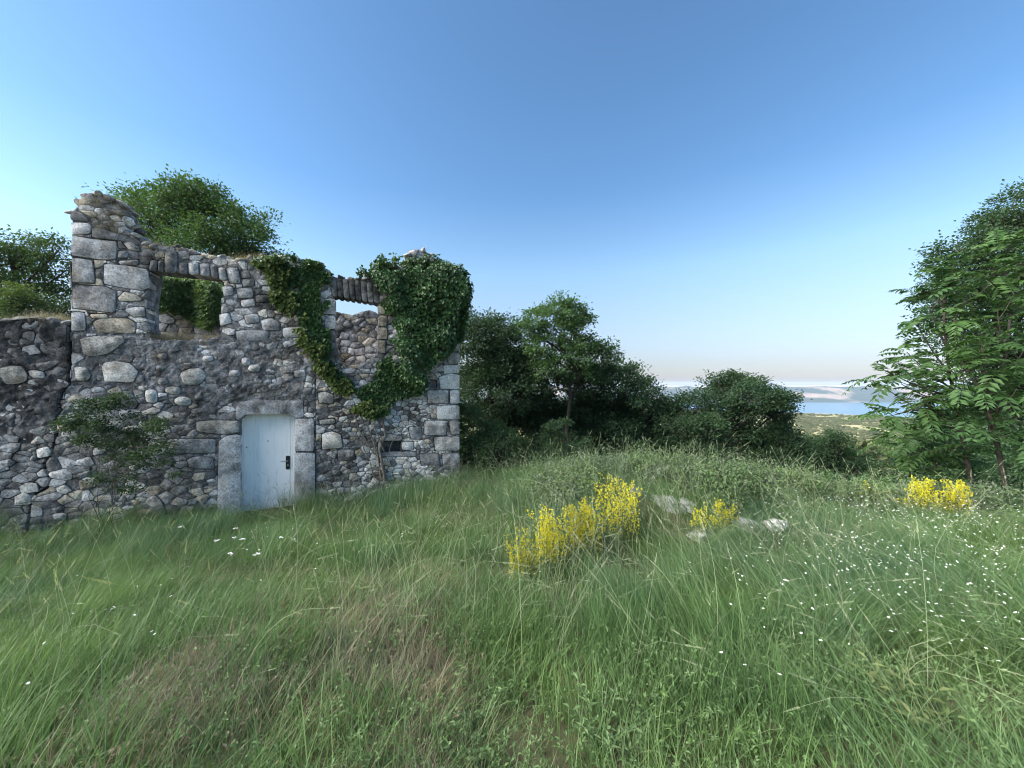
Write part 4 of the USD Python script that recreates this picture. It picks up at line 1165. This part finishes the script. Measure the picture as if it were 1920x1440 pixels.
def ear(p, d, L, w, g, n=9):
    """A spike of grain: two ranks of small scales along the tip of a stalk."""
    d = unit(d)
    sd = unit(np.cross(d, g.normal(size=3)))
    k = np.arange(n * 2)
    t = (k // 2 + .5 * (k % 2)) / n
    sg = np.where(k % 2, 1, -1)
    c = p + np.outer(t * L, d)
    ax = d + sd * (sg * .28)[:, None] + np.cross(d, sd) * np.where(k % 3, .15, -.15)[:, None]
    return leaves(c, ax, np.cross(d, sd) + g.normal(0, .6, c.shape), L / n * 1.9 * (1 - .4 * t), w * (1 - .5 * t), .2)


def stalk(h, g, earL, w=.008, thick=.0016, bend=.25, nod=.1):
    a = g.uniform(0, 6.28)
    dh = np.array([math.cos(a), math.sin(a), 0])
    t = np.linspace(0, 1, 7)
    P = np.outer(h * (bend * .4 * t + bend * t ** 2 + nod * t ** 5), dh) + np.outer(h * (t - .2 * bend * t * t - nod * .8 * t ** 5), [0, 0, 1.0])
    return P, tube(P, np.linspace(thick, thick * .6, 7), 3), ear(P[-1], P[-1] - P[-2], earL, w, g, max(6, int(earL / .011)))


def merged(parts):
    mb = MB()
    for p in parts:
        mb.add(p[0], p[1])
    return mb.get()


gg = np.random.default_rng(600)


def grass_mat(name, green, share, trans=.4):
    """Blades: (position, colour) stops picked per blade, drifting in tone from place to place."""
    n = {'g': ('geometry', {}), 'nz': ('noise_texture', {'scale': .7, 'detail': 4.0, 'roughness': .6}), 'isl': ('rgb_ramp', {'ramp': green + share}),
         'rp': ('rgb_ramp', {'ramp': [(.3, (.74, .84, .98)), (.5, (1, 1, 1)), (.7, (1.2, 1.14, .80))]}), 'mul': ('mix', {'mix_type': 'multiply', 'fac': 1.0}),
         'p': ('principled_bsdf', {'roughness': .5, 'specular_ior_level': .3}), 't': ('translucent_bsdf', {}), 'm': ('mix_closure', {'fac': trans})}
    return M(name, n, [('g.position', 'nz.vector'), ('nz.fac', 'rp.fac'), ('g.random_per_island', 'isl.fac'), ('isl.color', 'mul.color1'), ('rp.color', 'mul.color2'), ('mul.color', 'p.base_color'),
                       ('mul.color', 't.color'), ('p.BSDF', 'm.closure1'), ('t.BSDF', 'm.closure2')], 'm.closure')


TAN = [(.93, (.36, .32, .20)), (1.0, (.48, .43, .28))]
m_grass = grass_mat('grass_green', [(0, (.095, .170, .052)), (.35, (.195, .300, .092)), (.65, (.270, .375, .115)), (.88, (.37, .46, .17)), (.92, (.38, .46, .18))], TAN)
m_grass2 = grass_mat('grass_blue_green', [(0, (.100, .175, .075)), (.35, (.195, .300, .128)), (.65, (.275, .385, .165)), (.9, (.38, .47, .23)), (.94, (.39, .47, .24))], [(.96, (.42, .39, .26)), (1, (.48, .44, .30))])
m_dry = grass_mat('grass_dry', [(0, (.20, .18, .11)), (.26, (.34, .305, .185)), (.44, (.46, .42, .27)), (.48, (.46, .42, .27))], [(.51, (.15, .23, .085)), (1, (.24, .33, .125))])
m_mix = grass_mat('grass_half_dry', [(0, (.23, .205, .125)), (.20, (.41, .375, .23)), (.25, (.15, .25, .08))], [(1, (.30, .41, .14))])
m_ear = leaf_mat('grass_ear', (0.38, 0.46, 0.27), (0.52, 0.57, 0.38), scale=1.5, trans=.3, yellow=(1.2, 1.2, 1.1))
m_weed = leaf_mat('weed_leaf', (0.144, 0.252, 0.101), (0.216, 0.323, 0.129), scale=.9, trans=.3)
m_white = plain('white_petal', (0.66, 0.67, 0.65), .6, .2)
m_yellow = leaf_mat('yellow_petal', (0.80, 0.73, 0.03), (0.88, 0.83, 0.07), scale=3, trans=.3, yellow=(1.05, 1.1, 1.4))
m_stem = plain('green_stem', (0.09, 0.14, 0.06), .6, .3)

def drytuft(g):
    V, F, P = blades(26, (.08, .22), .06, .0030, g, .5)
    tip = P[g.choice(26, 16, replace=False), -1]
    hd = leaves(tip, g.normal(0, .5, (16, 3)) + [0, 0, 1], g.normal(size=(16, 3)), g.uniform(.012, .024, 16), .006, .3)
    return merged([(V, F), hd])




def lawn(n, h, width, g, lean=.3, curl=.5, push=0.0, R=.33, clump=.5, segs=3, drop=0.0):
    """Blades standing over a round patch about half a metre wide, some of them in clumps; push leans them all towards +x."""
    V, F, P = blades(n, h, .0, width, g, lean, segs, curl, drop)
    m = 2 * segs + 1
    r = R * np.sqrt(g.random(n)) * (1 + .25 * g.normal(size=n) * .5)
    a = g.uniform(0, 6.283, n)
    o = np.stack([r * np.cos(a), r * np.sin(a)], 1)
    cc = g.uniform(-R * .8, R * .8, (12, 2))
    o = np.where((g.random(n) < clump)[:, None], cc[g.integers(0, 12, n)] + g.normal(0, .03, (n, 2)), o)
    V = V.reshape(n, m, 3)
    z = np.maximum(V[..., 2], 0)
    V[..., 0] += o[:, 0:1] + push * z * (.6 + z * .8)
    V[..., 2] -= .25 * push * push * z
    V[..., 1] += o[:, 1:2]
    return V.reshape(-1, 3), F, o


def weeds(n, h, g, R=.33, leaf=(.014, .032), m=14, push=0.0):
    mb = MB()
    for _ in range(n):
        P, st, _e = stalk(g.uniform(*h), g, .02, bend=.45, thick=.0012)
        q = np.array([R * math.sqrt(g.random()) * math.cos(a_ := g.uniform(0, 6.283)), 0, 0])
        q[1] = q[0] * math.tan(a_) if abs(math.cos(a_)) > .1 else R * g.uniform(-1, 1)
        q[:2] = np.clip(q[:2], -R, R)
        t = g.uniform(.15, 1, m)
        c = np.stack([np.interp(t, np.linspace(0, 1, 7), P[:, k]) for k in range(3)], 1) + q
        c[:, 0] += push * c[:, 2]
        sv = st[0] + q
        sv[:, 0] += push * sv[:, 2]
        mb.add(sv, st[1])
        mb.add(*leaves(c, g.normal(0, 1, (m, 3)) + [0, 0, .2], g.normal(0, .4, (m, 3)) + [0, 0, 1], g.uniform(*leaf, m), g.uniform(.007, .014, m), .15))
    return mb.get()


def dryheads(n, h, g, R=.33):
    V, F, P = blades(n, h, .0, .0028, g, .45)
    o = np.zeros((n, 3))
    r, a = R * np.sqrt(g.random(n)), g.uniform(0, 6.283, n)
    o[:, 0], o[:, 1] = r * np.cos(a), r * np.sin(a)
    V = (V.reshape(n, 7, 3) + o[:, None]).reshape(-1, 3)
    tip = P[:, -1] + o
    k = n // 2
    hd = leaves(tip[:k], g.normal(0, .6, (k, 3)) + [0, 0, 1], g.normal(size=(k, 3)), g.uniform(.010, .022, k), .0055, .3)
    return merged([(V, F), hd])


tufts, tm, kinds = [], [], {}


def kind_of_patch(name, mat, makers):
    kinds[name] = list(range(len(tufts), len(tufts) + len(makers)))
    for m_ in makers:
        tufts.append(m_)
        tm.append(mat)


kind_of_patch('short', m_grass, [merged([lawn(300, (.08, .26), .0040, gg, .45)[:2], weeds(14, (.08, .22), gg)]) for _ in range(5)])
kind_of_patch('herb', m_weed, [merged([weeds(30, (.10, .28), gg), lawn(120, (.10, .3), .0035, gg, .4)[:2]]) for _ in range(5)])
for nm, push in (('mid0', .0), ('mid1', .25), ('mid2', .5)):
    kind_of_patch(nm, m_grass, [merged([lawn(260, (.18, .46), .0042, gg, .25, .45, push)[:2], weeds(6, (.15, .3), gg, push=push)]) for _ in range(4)])
for nm, push in (('long0', .0), ('long1', .3), ('long2', .58)):
    kind_of_patch(nm, m_grass2, [lawn(230, (.28, .72), .0040, gg, .18, .35, push)[:2] for _ in range(4)])
kind_of_patch('dry', m_dry, [merged([dryheads(260, (.06, .20), gg), lawn(40, (.1, .25), .003, gg, .4)[:2]]) for _ in range(4)])
kind_of_patch('mixdry', m_mix, [merged([dryheads(150, (.08, .24), gg), lawn(150, (.10, .32), .0036, gg, .35)[:2], weeds(8, (.08, .2), gg)]) for _ in range(5)])

# where grass grows: the wedge in view and a step beyond it
step = .37
X, Y = np.meshgrid(np.arange(-19, 19, step), np.arange(-1.2, 15, step), indexing='ij')
X, Y = X.ravel() + gg.uniform(-.19, .19, X.size), Y.ravel() + gg.uniform(-.19, .19, X.size)
Xn, Yn = np.meshgrid(np.arange(-6, 6, .34), np.arange(.2, 3.6, .34), indexing='ij')       # a second, shorter layer close by
X, Y = np.concatenate([X, Xn.ravel() + gg.uniform(-.17, .17, Xn.size)]), np.concatenate([Y, Yn.ravel() + gg.uniform(-.17, .17, Xn.size)])
second = np.arange(len(X)) >= len(X) - Xn.size
P2 = np.stack([X, Y, 0 * X], 1) - O
sW, dW = P2 @ ES, P2 @ EN
inside = (sW > -6) & (sW < LEN + .1) & (dW < .16) & (dW > -3.6)
behind = (dW < -.6) & (X < -1.0)
ok = ~(inside | behind) & (np.abs(X) < 1.75 * np.maximum(Y, 0) + 3.0) & (np.hypot(X, Y) > .5)
X, Y, second = X[ok], Y[ok], second[ok]
n = len(X)
r = np.hypot(X, Y)


def gauss(x, y, cx, cy, rx, ry):
    return np.exp(-((x - cx) / rx) ** 2 - ((y - cy) / ry) ** 2)


def dryness(x, y):
    d = (fbm2(x, y, .7, 61, 4) - .5) * 1.5
    d += .45 * gauss(x, y, -1.6, 2.1, 1.0, .6) + .28 * gauss(x, y, -.6, 2.6, .8, .5) + .3 * gauss(x, y, -.9, 4.9, .9, .7) + .55 * gauss(x, y, 2.9, 3.1, .8, .5) + .5 * gauss(x, y, 1.2, 1.7, .6, .3) + .5 * gauss(x, y, 4.4, 4.6, .8, .5)
    d -= .7 * gauss(x, y, -4.4, 6.6, 2.2, 1.4) + .6 * gauss(x, y, 1.2, 3.2, .9, 1.1) + .5 * gauss(x, y, .2, 1.7, .6, .5)
    return d


def lean_at(x, y):
    lx = .20 * smoothstep(-.3, -2.2, x) - .62 * smoothstep(.3, 1.4, x) + .9 * (fbm2(x, y, .6, 71) - .5)
    ly = .05 + .8 * (fbm2(x, y, .6, 72) - .5)
    return lx, ly


D = dryness(X, Y)
mound = gauss(X, Y, 1.9, 5.0, 1.5, 2.2)
wallside = np.exp(-np.abs(((np.stack([X, Y, 0 * X], 1) - O) @ EN)) / .6) * (X < -1)
lx, ly = lean_at(X, Y)
mag = np.hypot(lx, ly) + gg.normal(0, .08, n)
lvl = np.digitize(mag, [.2, .48])
u, u2 = gg.random(n), gg.random(n)
blue = fbm2(X, Y, .5, 81, 3)
idx, yaw = np.zeros(n, int), gg.uniform(0, 6.283, n)
for i in range(n):
    if u2[i] < mound[i] * .9 or u2[i] < wallside[i] * .9:
        nm = f'long{lvl[i]}' if u[i] < .75 else f'mid{lvl[i]}'
    elif D[i] > .45 and u2[i] < .62:
        nm = 'dry' if u[i] < .12 else 'mixdry'
    elif D[i] > .2 and u2[i] < .25:
        nm = 'mixdry'
    elif X[i] < .2 and r[i] < 5 and u[i] < .62:
        nm = 'short' if u[i] < .34 else 'herb'
    elif r[i] < 2.6 and u[i] < .6 or second[i]:
        nm = 'short' if u[i] < .4 else 'herb'
    elif blue[i] > .57 and u[i] < .45:
        nm = f'long{lvl[i]}'
    else:
        nm = 'herb' if u[i] < .30 else ('short' if u[i] < .55 else f'mid{lvl[i]}')
    idx[i] = kinds[nm][gg.integers(len(kinds[nm]))]
    if nm[-1] in '12':
        yaw[i] = math.atan2(ly[i], lx[i]) + gg.normal(0, 1.0)
e_ = .15
hx, hy = (ground(X + e_, Y) - ground(X - e_, Y)) / (2 * e_), (ground(X, Y + e_) - ground(X, Y - e_)) / (2 * e_)
sc = gg.uniform(.85, 1.15, n)
lo = (.62 + .7 * fbm2(X, Y, .8, 91, 3)) * np.where(r < 2.2, .8, 1.0) * np.where(X < 0, .86, 1.0) * (1 + .35 * smoothstep(.35, .8, wallside) * (X < -5.8))
instancer('grass', tufts, tm, np.stack([X, Y, ground(X, Y) - .01], 1), yaw_tilt(yaw, -hx, -hy), np.stack([sc, sc, sc * lo], 1), idx,
          label='overgrown meadow grass, green with dry brown patches', cat='grass')

# seed stalks standing above the grass
st_p, st_m = [], []
for k in range(6):
    parts = []
    for _ in range(2):
        P, a, e = stalk(gg.uniform(.62, .95), gg, gg.uniform(.07, .13), .0042, .0012, gg.uniform(.1, .35), gg.choice([.0, .05, .15]))
        o = np.array([gg.normal(0, .05), gg.normal(0, .05), 0])
        parts += [(a[0] + o, a[1]), (e[0] + o, e[1])]
    st_p.append(merged(parts))
    st_m.append(m_ear)
n = 3300
r = np.sqrt(gg.uniform(2.2 ** 2, 9.5 ** 2, n))
az = np.radians(gg.uniform(-60, 60, n))
X, Y = r * np.sin(az), r * np.cos(az)
dW = (np.stack([X, Y, 0 * X], 1) - O) @ EN
ok = (dW > .15) & (gg.random(n) < .25 + .9 * gauss(X, Y, 1.8, 5.2, 2.0, 2.2) + .5 * gauss(X, Y, 0, 2.6, 1.5, 1.2) + .5 * gauss(X, Y, 4.5, 6.5, 2.5, 1.5) + .35 * (dW < 1.2))
X, Y = X[ok], Y[ok]
n = len(X)
lx, ly = lean_at(X, Y)
sc = gg.uniform(.6, 1.1, n)
instancer('seed_stalks', st_p, st_m, np.stack([X, Y, ground(X, Y)], 1), yaw_tilt(gg.uniform(0, 6.28, n), lx * .8 + gg.normal(0, .26, n), ly + gg.normal(0, .24, n)), np.stack([sc] * 3, 1), gg.integers(0, 6, n),
          label='pale seed-headed stalks standing above the meadow grass', cat='grass')
# the tall row of stalks on the crest of the mound, against the dark trees
cr = []
for px in np.concatenate([gg.uniform(930, 1140, 18), gg.uniform(1130, 1300, 18), gg.uniform(1320, 1500, 30), gg.uniform(880, 980, 14)]):
    Yc = gg.uniform(6.0, 7.4)
    cr.append(((px - CX) / FPX * Yc, Yc))
cr = np.array(cr)
n = len(cr)
sc = gg.uniform(.75, 1.15, n)
instancer('crest_stalks', st_p, st_m, np.stack([cr[:, 0], cr[:, 1], ground(cr[:, 0], cr[:, 1])], 1), yaw_tilt(gg.uniform(0, 6.28, n), -.12 + gg.normal(0, .16, n), gg.normal(0, .12, n)), np.stack([sc] * 3, 1), gg.integers(0, 6, n),
          label='tall thin seed stalks along the mound crest against the dark trees', cat='grass')

# white flowers
def daisy(g, n=6, h=.34, head=.0075):
    stem, pet = MB(), MB()
    for _ in range(n):
        P, a, _e = stalk(h * g.uniform(.75, 1.1), g, .02, thick=.0012, bend=.5)
        o = np.array([g.normal(0, .03), g.normal(0, .03), 0])
        stem.add(a[0] + o, a[1])
        tip = P[-1] + o
        m = 7
        an = np.arange(m) * 6.283 / m + g.uniform(0, 1)
        tl = g.normal(0, .25, 2)
        ax = np.stack([np.cos(an), np.sin(an), tl[0] * np.cos(an) + tl[1] * np.sin(an) + .1], 1)
        pet.add(*leaves(np.tile(tip, (m, 1)), ax, np.tile([0, 0, 1.0], (m, 1)), head, head * .75, .1))
    return stem.get(), pet.get()


fl = [daisy(gg) for _ in range(4)]
n = 220
X = np.concatenate([gg.normal(6.3, 1.3, n), gg.normal(3.7, .6, 70), gg.normal(2.9, .5, 25), gg.uniform(-4, 6, 50)])
Y = np.concatenate([gg.normal(5.3, .7, n), gg.normal(3.7, .4, 70), gg.normal(2.4, .35, 25), gg.uniform(2, 7, 50)])
ok = (Y > 1.4) & (fbm2(X, Y, 1.6, 95, 3) > .42) & (Y < 8)
X, Y = X[ok], Y[ok]
n = len(X)
q = yaw_tilt(gg.uniform(0, 6.28, n), gg.normal(-.1, .12, n), gg.normal(0, .12, n))
sc = gg.uniform(.8, 1.35, n)
pos = np.stack([X, Y, ground(X, Y)], 1)
ix_ = gg.integers(0, 4, n)
wf = thing('white_wildflowers', 'drift of tiny white daisy-like flowers in the grass on the right', 'flowers', kind='stuff')
instancer('flower_heads', [f[1] for f in fl], [m_white] * 4, pos, q, np.stack([sc] * 3, 1), ix_, parent=wf)
instancer('flower_stems', [f[0] for f in fl], [m_stem] * 4, pos, q, np.stack([sc] * 3, 1), ix_, parent=wf)


# yarrow: flat white heads in the grass before the door, each a plant
def yarrow(px, py, label, seed):
    g = np.random.default_rng(seed)
    Yd = 6.3
    for _ in range(30):
        z = gz((px - CX) / FPX * Yd, Yd) + .5
        Yd = (EYE - z) * FPX / (py - CY)
    x = (px - CX) / FPX * Yd
    b = (x, Yd, z - .5)
    root = thing('yarrow', label, 'flower', b, 'white yarrow in the grass before the door')
    P = np.stack([np.linspace(0, .02, 6), np.linspace(0, .01, 6), np.linspace(-.02, .47, 6)], 1)
    st, hd = MB().add(*tube(P, .0018, 4)), MB()
    for _ in range(11):
        a, rr_ = g.uniform(0, 6.28), .026 * math.sqrt(g.random())
        e = P[-1] + [rr_ * math.cos(a), rr_ * math.sin(a), .03 + g.normal(0, .004)]
        st.add(*tube([P[-1], e], .0008, 3))
        m = 6
        an = np.arange(m) * 6.283 / m
        hd.add(*leaves(np.tile(e, (m, 1)), np.stack([np.cos(an), np.sin(an), 0 * an + .15], 1), np.tile([0, 0, 1.0], (m, 1)), .008, .008, .1))
    obj('stem', st.get(), m_stem, root)
    obj('flower_head', hd.get(), m_white, root)


for k, (px, py, w) in enumerate([(402, 1014, 'leftmost of the row left of the door'), (434, 1009, 'second from the left in the row left of the door'), (450, 1011, 'rightmost of the row left of the door'), (438, 991, 'highest, nearest the wall and left of the door'), (475, 1040, 'lowest and brightest, below the door'), (428, 1038, 'below the row, left of the brightest'), (524, 1008, 'alone to the lower right of the door'), (335, 988, 'alone at the far left in the shade of the wall')]):
    yarrow(px, py, f'flat white yarrow head, {w}', 800 + k)


# yellow broom
def broom(label, base, spikes, seed, fl_n=34, size=.017, dim=False):
    """Upright flowering spikes [(dx, dy, height, spike length)] from a common foot."""
    g = np.random.default_rng(seed)
    root = thing('yellow_broom', label, 'shrub', base)
    st, bl, lf = MB(), MB(), MB()
    for dx, dy, h, sl in spikes:
        a = g.normal(0, .075, 2)
        t = np.linspace(0, 1, 7)
        P = np.stack([dx * (.35 + .65 * t) + a[0] * t * t, dy * (.35 + .65 * t) + a[1] * t * t, -.05 + (h + .05) * t], 1)
        st.add(*tube(P, np.linspace(.003, .0012, 7), 4))
        m = int(1.05 * fl_n * sl / .3 * g.uniform(.6, 1.2))
        tt = 1 - sl / h * g.random(m) ** .9
        c = np.stack([np.interp(tt, t, P[:, q]) for q in range(3)], 1)
        an = g.uniform(0, 6.283, m)
        o = np.stack([np.cos(an), np.sin(an), g.uniform(-.1, .8, m)], 1)
        spread = .016 + .055 * (1 - (tt - (1 - sl / h)) / (sl / h))
        c = c + o * spread[:, None]
        for rep in range(3):        # banner, two wings
            bl.add(*leaves(c, o + g.normal(0, .55, (m, 3)), g.normal(0, 1, (m, 3)), size * g.uniform(.8, 1.25, m), size * .75, .25))
        m = 30
        tt = g.uniform(.1, .95, m)
        c = np.stack([np.interp(tt, t, P[:, q]) for q in range(3)], 1) + g.normal(0, .012, (m, 3))
        lf.add(*leaves(c, g.normal(0, 1, (m, 3)) + [0, 0, .4], g.normal(0, .5, (m, 3)) + [0, 0, 1], g.uniform(.02, .04, m), .010, .1))
    obj('stems', st.get(), m_stem, root)
    obj('blossoms', bl.get(), m_yellow, root)
    obj('leaves', lf.get(), m_weed, root)


def broom_px(label, px0, px1, ytop, ybot, Y, n, seed, fl_n=34, hmin=.35, size=.019, dep=.3):
    """Spikes whose flowering tops lie between the pixel columns px0..px1 and rows ytop..ybot at depth Y."""
    g = np.random.default_rng(seed)
    xm = (px0 + px1) / 2
    X0 = (xm - CX) / FPX * Y
    z0 = gz(X0, Y)
    base = (X0, Y, z0)
    sp = []
    for k in range(n):
        px = px0 + (px1 - px0) * (k + g.random()) / n
        dy = g.uniform(-dep, dep)
        edge = 1 - abs((px - xm) / ((px1 - px0) / 2)) ** 2
        top = EYE - (ytop + (ybot - ytop) * (.55 * (1 - edge) + .25 * g.random()) - CY) / FPX * (Y + dy)
        h = max(hmin, top - z0)
        sl = min(h * .8, max(.14, (ybot - ytop) / FPX * Y * g.uniform(.5, .85)))
        sp.append(((px - CX) / FPX * (Y + dy) - X0, dy, h, sl))
    broom(label, base, sp, seed, fl_n, size)


broom_px('yellow-flowered broom at the lower left end of the central clump', 955, 1008, 985, 1075, 3.9, 14, 901, 40)
broom_px('largest yellow broom of the central clump, tall and densely flowered, second from left', 1005, 1062, 935, 1045, 4.2, 18, 902, 60)
broom_px('densely flowered yellow broom in the middle of the central clump', 1062, 1130, 925, 1015, 4.4, 20, 903, 60)
broom_px('looser yellow broom at the right end of the central clump', 1128, 1205, 895, 985, 4.9, 20, 904, 40)
broom_px('sparse yellow broom high on the mound behind the central clump', 1105, 1180, 885, 930, 5.8, 12, 905, 30)
broom_px('small yellow broom growing before the pale rocks, left spike group', 1296, 1325, 945, 1000, 4.9, 5, 906, 40)
broom_px('small bright yellow broom growing before the pale rocks, right spike group', 1325, 1385, 935, 1005, 4.9, 9, 907, 46)
broom_px('round bright yellow broom bush before the sapling trunks, left of the pair', 1690, 1768, 893, 968, 6.2, 30, 908, 80, size=.02)
broom_px('round bright yellow broom bush before the sapling trunks, right of the pair', 1758, 1826, 897, 966, 6.2, 26, 909, 80, size=.02)
broom_px('dull sparsely flowered broom left of the bright yellow pair', 1592, 1662, 900, 962, 6.5, 18, 910, 24)

# leafy pale-flowered cover on the mound's back
m_paleleaf = leaf_mat('pale_herb_leaf', (0.17, 0.24, 0.15), (0.26, 0.32, 0.21), scale=2, trans=.25)


def herb(g, n=9):
    mb = MB()
    for _ in range(n):
        h = g.uniform(.25, .5)
        o = np.array([g.normal(0, .09), g.normal(0, .09), 0])
        tip = o + [g.normal(0, .05), g.normal(0, .05), h]
        m = 34
        t = g.random(m)
        c = o + np.outer(t, tip - o) + g.normal(0, .03, (m, 3))
        mb.add(*leaves(c, g.normal(0, 1, (m, 3)) + [0, 0, .2], g.normal(0, .4, (m, 3)) + [0, 0, 1], g.uniform(.025, .05, m), .02, .15))
    return mb.get()


hp_ = [herb(gg) for _ in range(4)]
spots = []
for px0, px1, Yh, nn in [(1020, 1120, 6.3, 60), (1190, 1300, 6.6, 90), (1290, 1400, 6.3, 100), (1400, 1530, 6.4, 130), (1520, 1640, 6.8, 110), (1000, 1190, 7.0, 80), (1640, 1900, 6.6, 120)]:
    px = gg.uniform(px0, px1, nn)
    Yy = Yh + gg.normal(0, .35, nn)
    spots.append(np.stack([(px - CX) / FPX * Yy, Yy], 1))
spots = np.vstack(spots)
n = len(spots)
sc = gg.uniform(.8, 1.45, n)
instancer('flowering_herbs', hp_, [m_paleleaf, m_weed, m_paleleaf, m_weed], np.stack([spots[:, 0], spots[:, 1], ground(spots[:, 0], spots[:, 1])], 1), yaw_tilt(gg.uniform(0, 6.28, n), gg.normal(0, .1, n), gg.normal(0, .1, n)), np.stack([sc] * 3, 1), gg.integers(0, 4, n),
          label='pale leafy flowering herbs covering the back of the mound', cat='plants')

# rocks of the mound
for k, (px, py, Y, s, lab) in enumerate([(1250, 944, 5.6, (.30, .18, .08), 'long pale grey rock slanting on the mound, left of the small broom'), (1290, 955, 5.5, (.2, .16, .09), 'small grey rock just below the slanting rock'), (1400, 992, 5.0, (.36, .24, .08), 'broad flat pale rock in the grass right of the small broom'),
                                         (1450, 1000, 5.0, (.2, .16, .08), 'small pale rock at the right end of the broad flat rock'), (1315, 1008, 4.8, (.2, .15, .09), 'small pale rock below the small broom'), (1195, 915, 6.0, (.2, .14, .09), 'grey rock half hidden at the top of the central broom')]):
    P = at(px, py, Y)
    v, f = boulder(s, 950 + k, 3)
    v = rot(v, 950 + k, .18)
    P[2] = max(P[2] - .11, gz(P[0], P[1]) + s[2] * .3)
    root = obj('rock', (v + P, f), m_stone, smooth=True)
    tag(stage.GetPrimAtPath(root), lab, 'rock')


# broad-leaved weeds in the near right corner
def broadweed(label, px, Y, h, seed, mat, n=9, leafL=.09):
    g = np.random.default_rng(seed)
    x = (px - CX) / FPX * Y
    root = thing('leafy_weed', label, 'weed', (x, Y, gz(x, Y)))
    st = MB()
    for k in range(n):
        a = g.uniform(0, 6.28)
        hh = h * g.uniform(.6, 1)
        t = np.linspace(0, 1, 6)
        P = np.stack([math.cos(a) * (.03 + .12 * t * t), math.sin(a) * (.03 + .12 * t * t), hh * t - .02], 1)
        st.add(*tube(P, np.linspace(.0035, .0015, 6), 4))
        m = 14
        tt = np.linspace(.25, 1, m)
        c = np.stack([np.interp(tt, t, P[:, q]) for q in range(3)], 1)
        an = np.arange(m) * 2.4 + a
        ax = np.stack([np.cos(an), np.sin(an), .35 + 0 * an], 1)
        for q in range(m):
            obj('leaf', leaves(c[q:q + 1], ax[q:q + 1], np.array([[0, 0, 1.0]]), np.array([leafL * g.uniform(.6, 1.1)]), np.array([leafL * .32]), .15), mat, root)
    obj('stem', st.get(), m_stem, root)


m_paleweed = leaf_mat('pale_weed_leaf', (0.19, 0.25, 0.09), (0.26, 0.31, 0.12), scale=4, trans=.3)
broadweed('pale yellow-green leafy weed at the bottom edge, right of centre', 1700, 1.75, .26, 980, m_paleweed, 7, .075)
broadweed('deep green bushy weed at the lower right edge', 1890, 2.1, .42, 981, m_weed, 14, .06)
broadweed('fresh green leafy weed at the bottom edge, centre right', 1130, 1.72, .24, 982, m_weed, 8, .05)

# dry grass on the broken wall top
pts = []
for x0, y0, x1, y1, nn in [(170, 372, 232, 440, 90), (262, 452, 300, 462, 20), (440, 480, 482, 488, 25), (285, 628, 415, 636, 50), (762, 466, 800, 472, 10), (0, 594, 128, 604, 60)]:
    x = gg.uniform(x0, x1, nn)
    topy = np.interp(x, [p[0] for p in TOP], [p[1] for p in TOP])
    y = np.where(y0 > 600, (y0 + y1) / 2, topy) if not (x0 == 170) else np.maximum(topy, gg.uniform(y0, y1, nn))
    if x0 == 0:
        y = np.interp(x, [p[0] for p in gtop], [p[1] for p in gtop])
    for a, b in zip(x, y):
        s, z = p2w(a, b)
        pts.append(W(s, z - .02, gg.uniform(-.4, 0) if x0 != 170 else gg.uniform(-.1, .03)))
pts = np.array(pts)
n = len(pts)
sc = gg.uniform(.5, 1.1, n)
instancer('dry_grass', [drytuft(gg) for _ in range(3)], [m_dry] * 3, pts, yaw_tilt(gg.uniform(0, 6.28, n), np.full(n, .1), np.full(n, -.35)), np.stack([sc] * 3, 1), gg.integers(0, 3, n),
          label='dry straw-coloured tufts growing on the broken wall tops', cat='grass')

# the insect in flight beside the corner pier
P = at(143, 372, 5.0)
ins = thing('flying_insect', 'tiny dark insect in flight beside the top of the corner pier', 'insect', P)
obj('body', tube([(-.012, 0, -.004), (-.004, 0, 0), (.006, 0, .003), (.014, 0, .004)], [.002, .0045, .0045, .002], 6), m_black, ins, smooth=True)
for s in (-1, 1):
    obj('wing', leaves(np.array([[.002, 0, .004]]), np.array([[-.3, s * .6, .7]]), np.array([[1.0, 0, 0.3]]), np.array([.03]), np.array([.012]), .05), m_darkstone, ins)

# ------------------------------------------------------------------ haze
hz = usdkit.material(stage, '/World/Looks/haze', {'v': ('principled_volume', {'color': (0.72, 0.84, 1.0), 'density': 5.0e-5, 'anisotropy': 0.2})}, volume='v.volume')
x0, x1, y0, y1, z0, z1 = -6500, 16500, -3000, 15500, -275, 60
bv = np.array([(x, y, z) for x in (x0, x1) for y in (y0, y1) for z in (z0, z1)], float)
bf = np.array([[0, 1, 3, 2], [4, 6, 7, 5], [0, 4, 5, 1], [2, 3, 7, 6], [0, 2, 6, 4], [1, 5, 7, 3]])
obj('haze', (bv, bf), hz, kind='stuff')
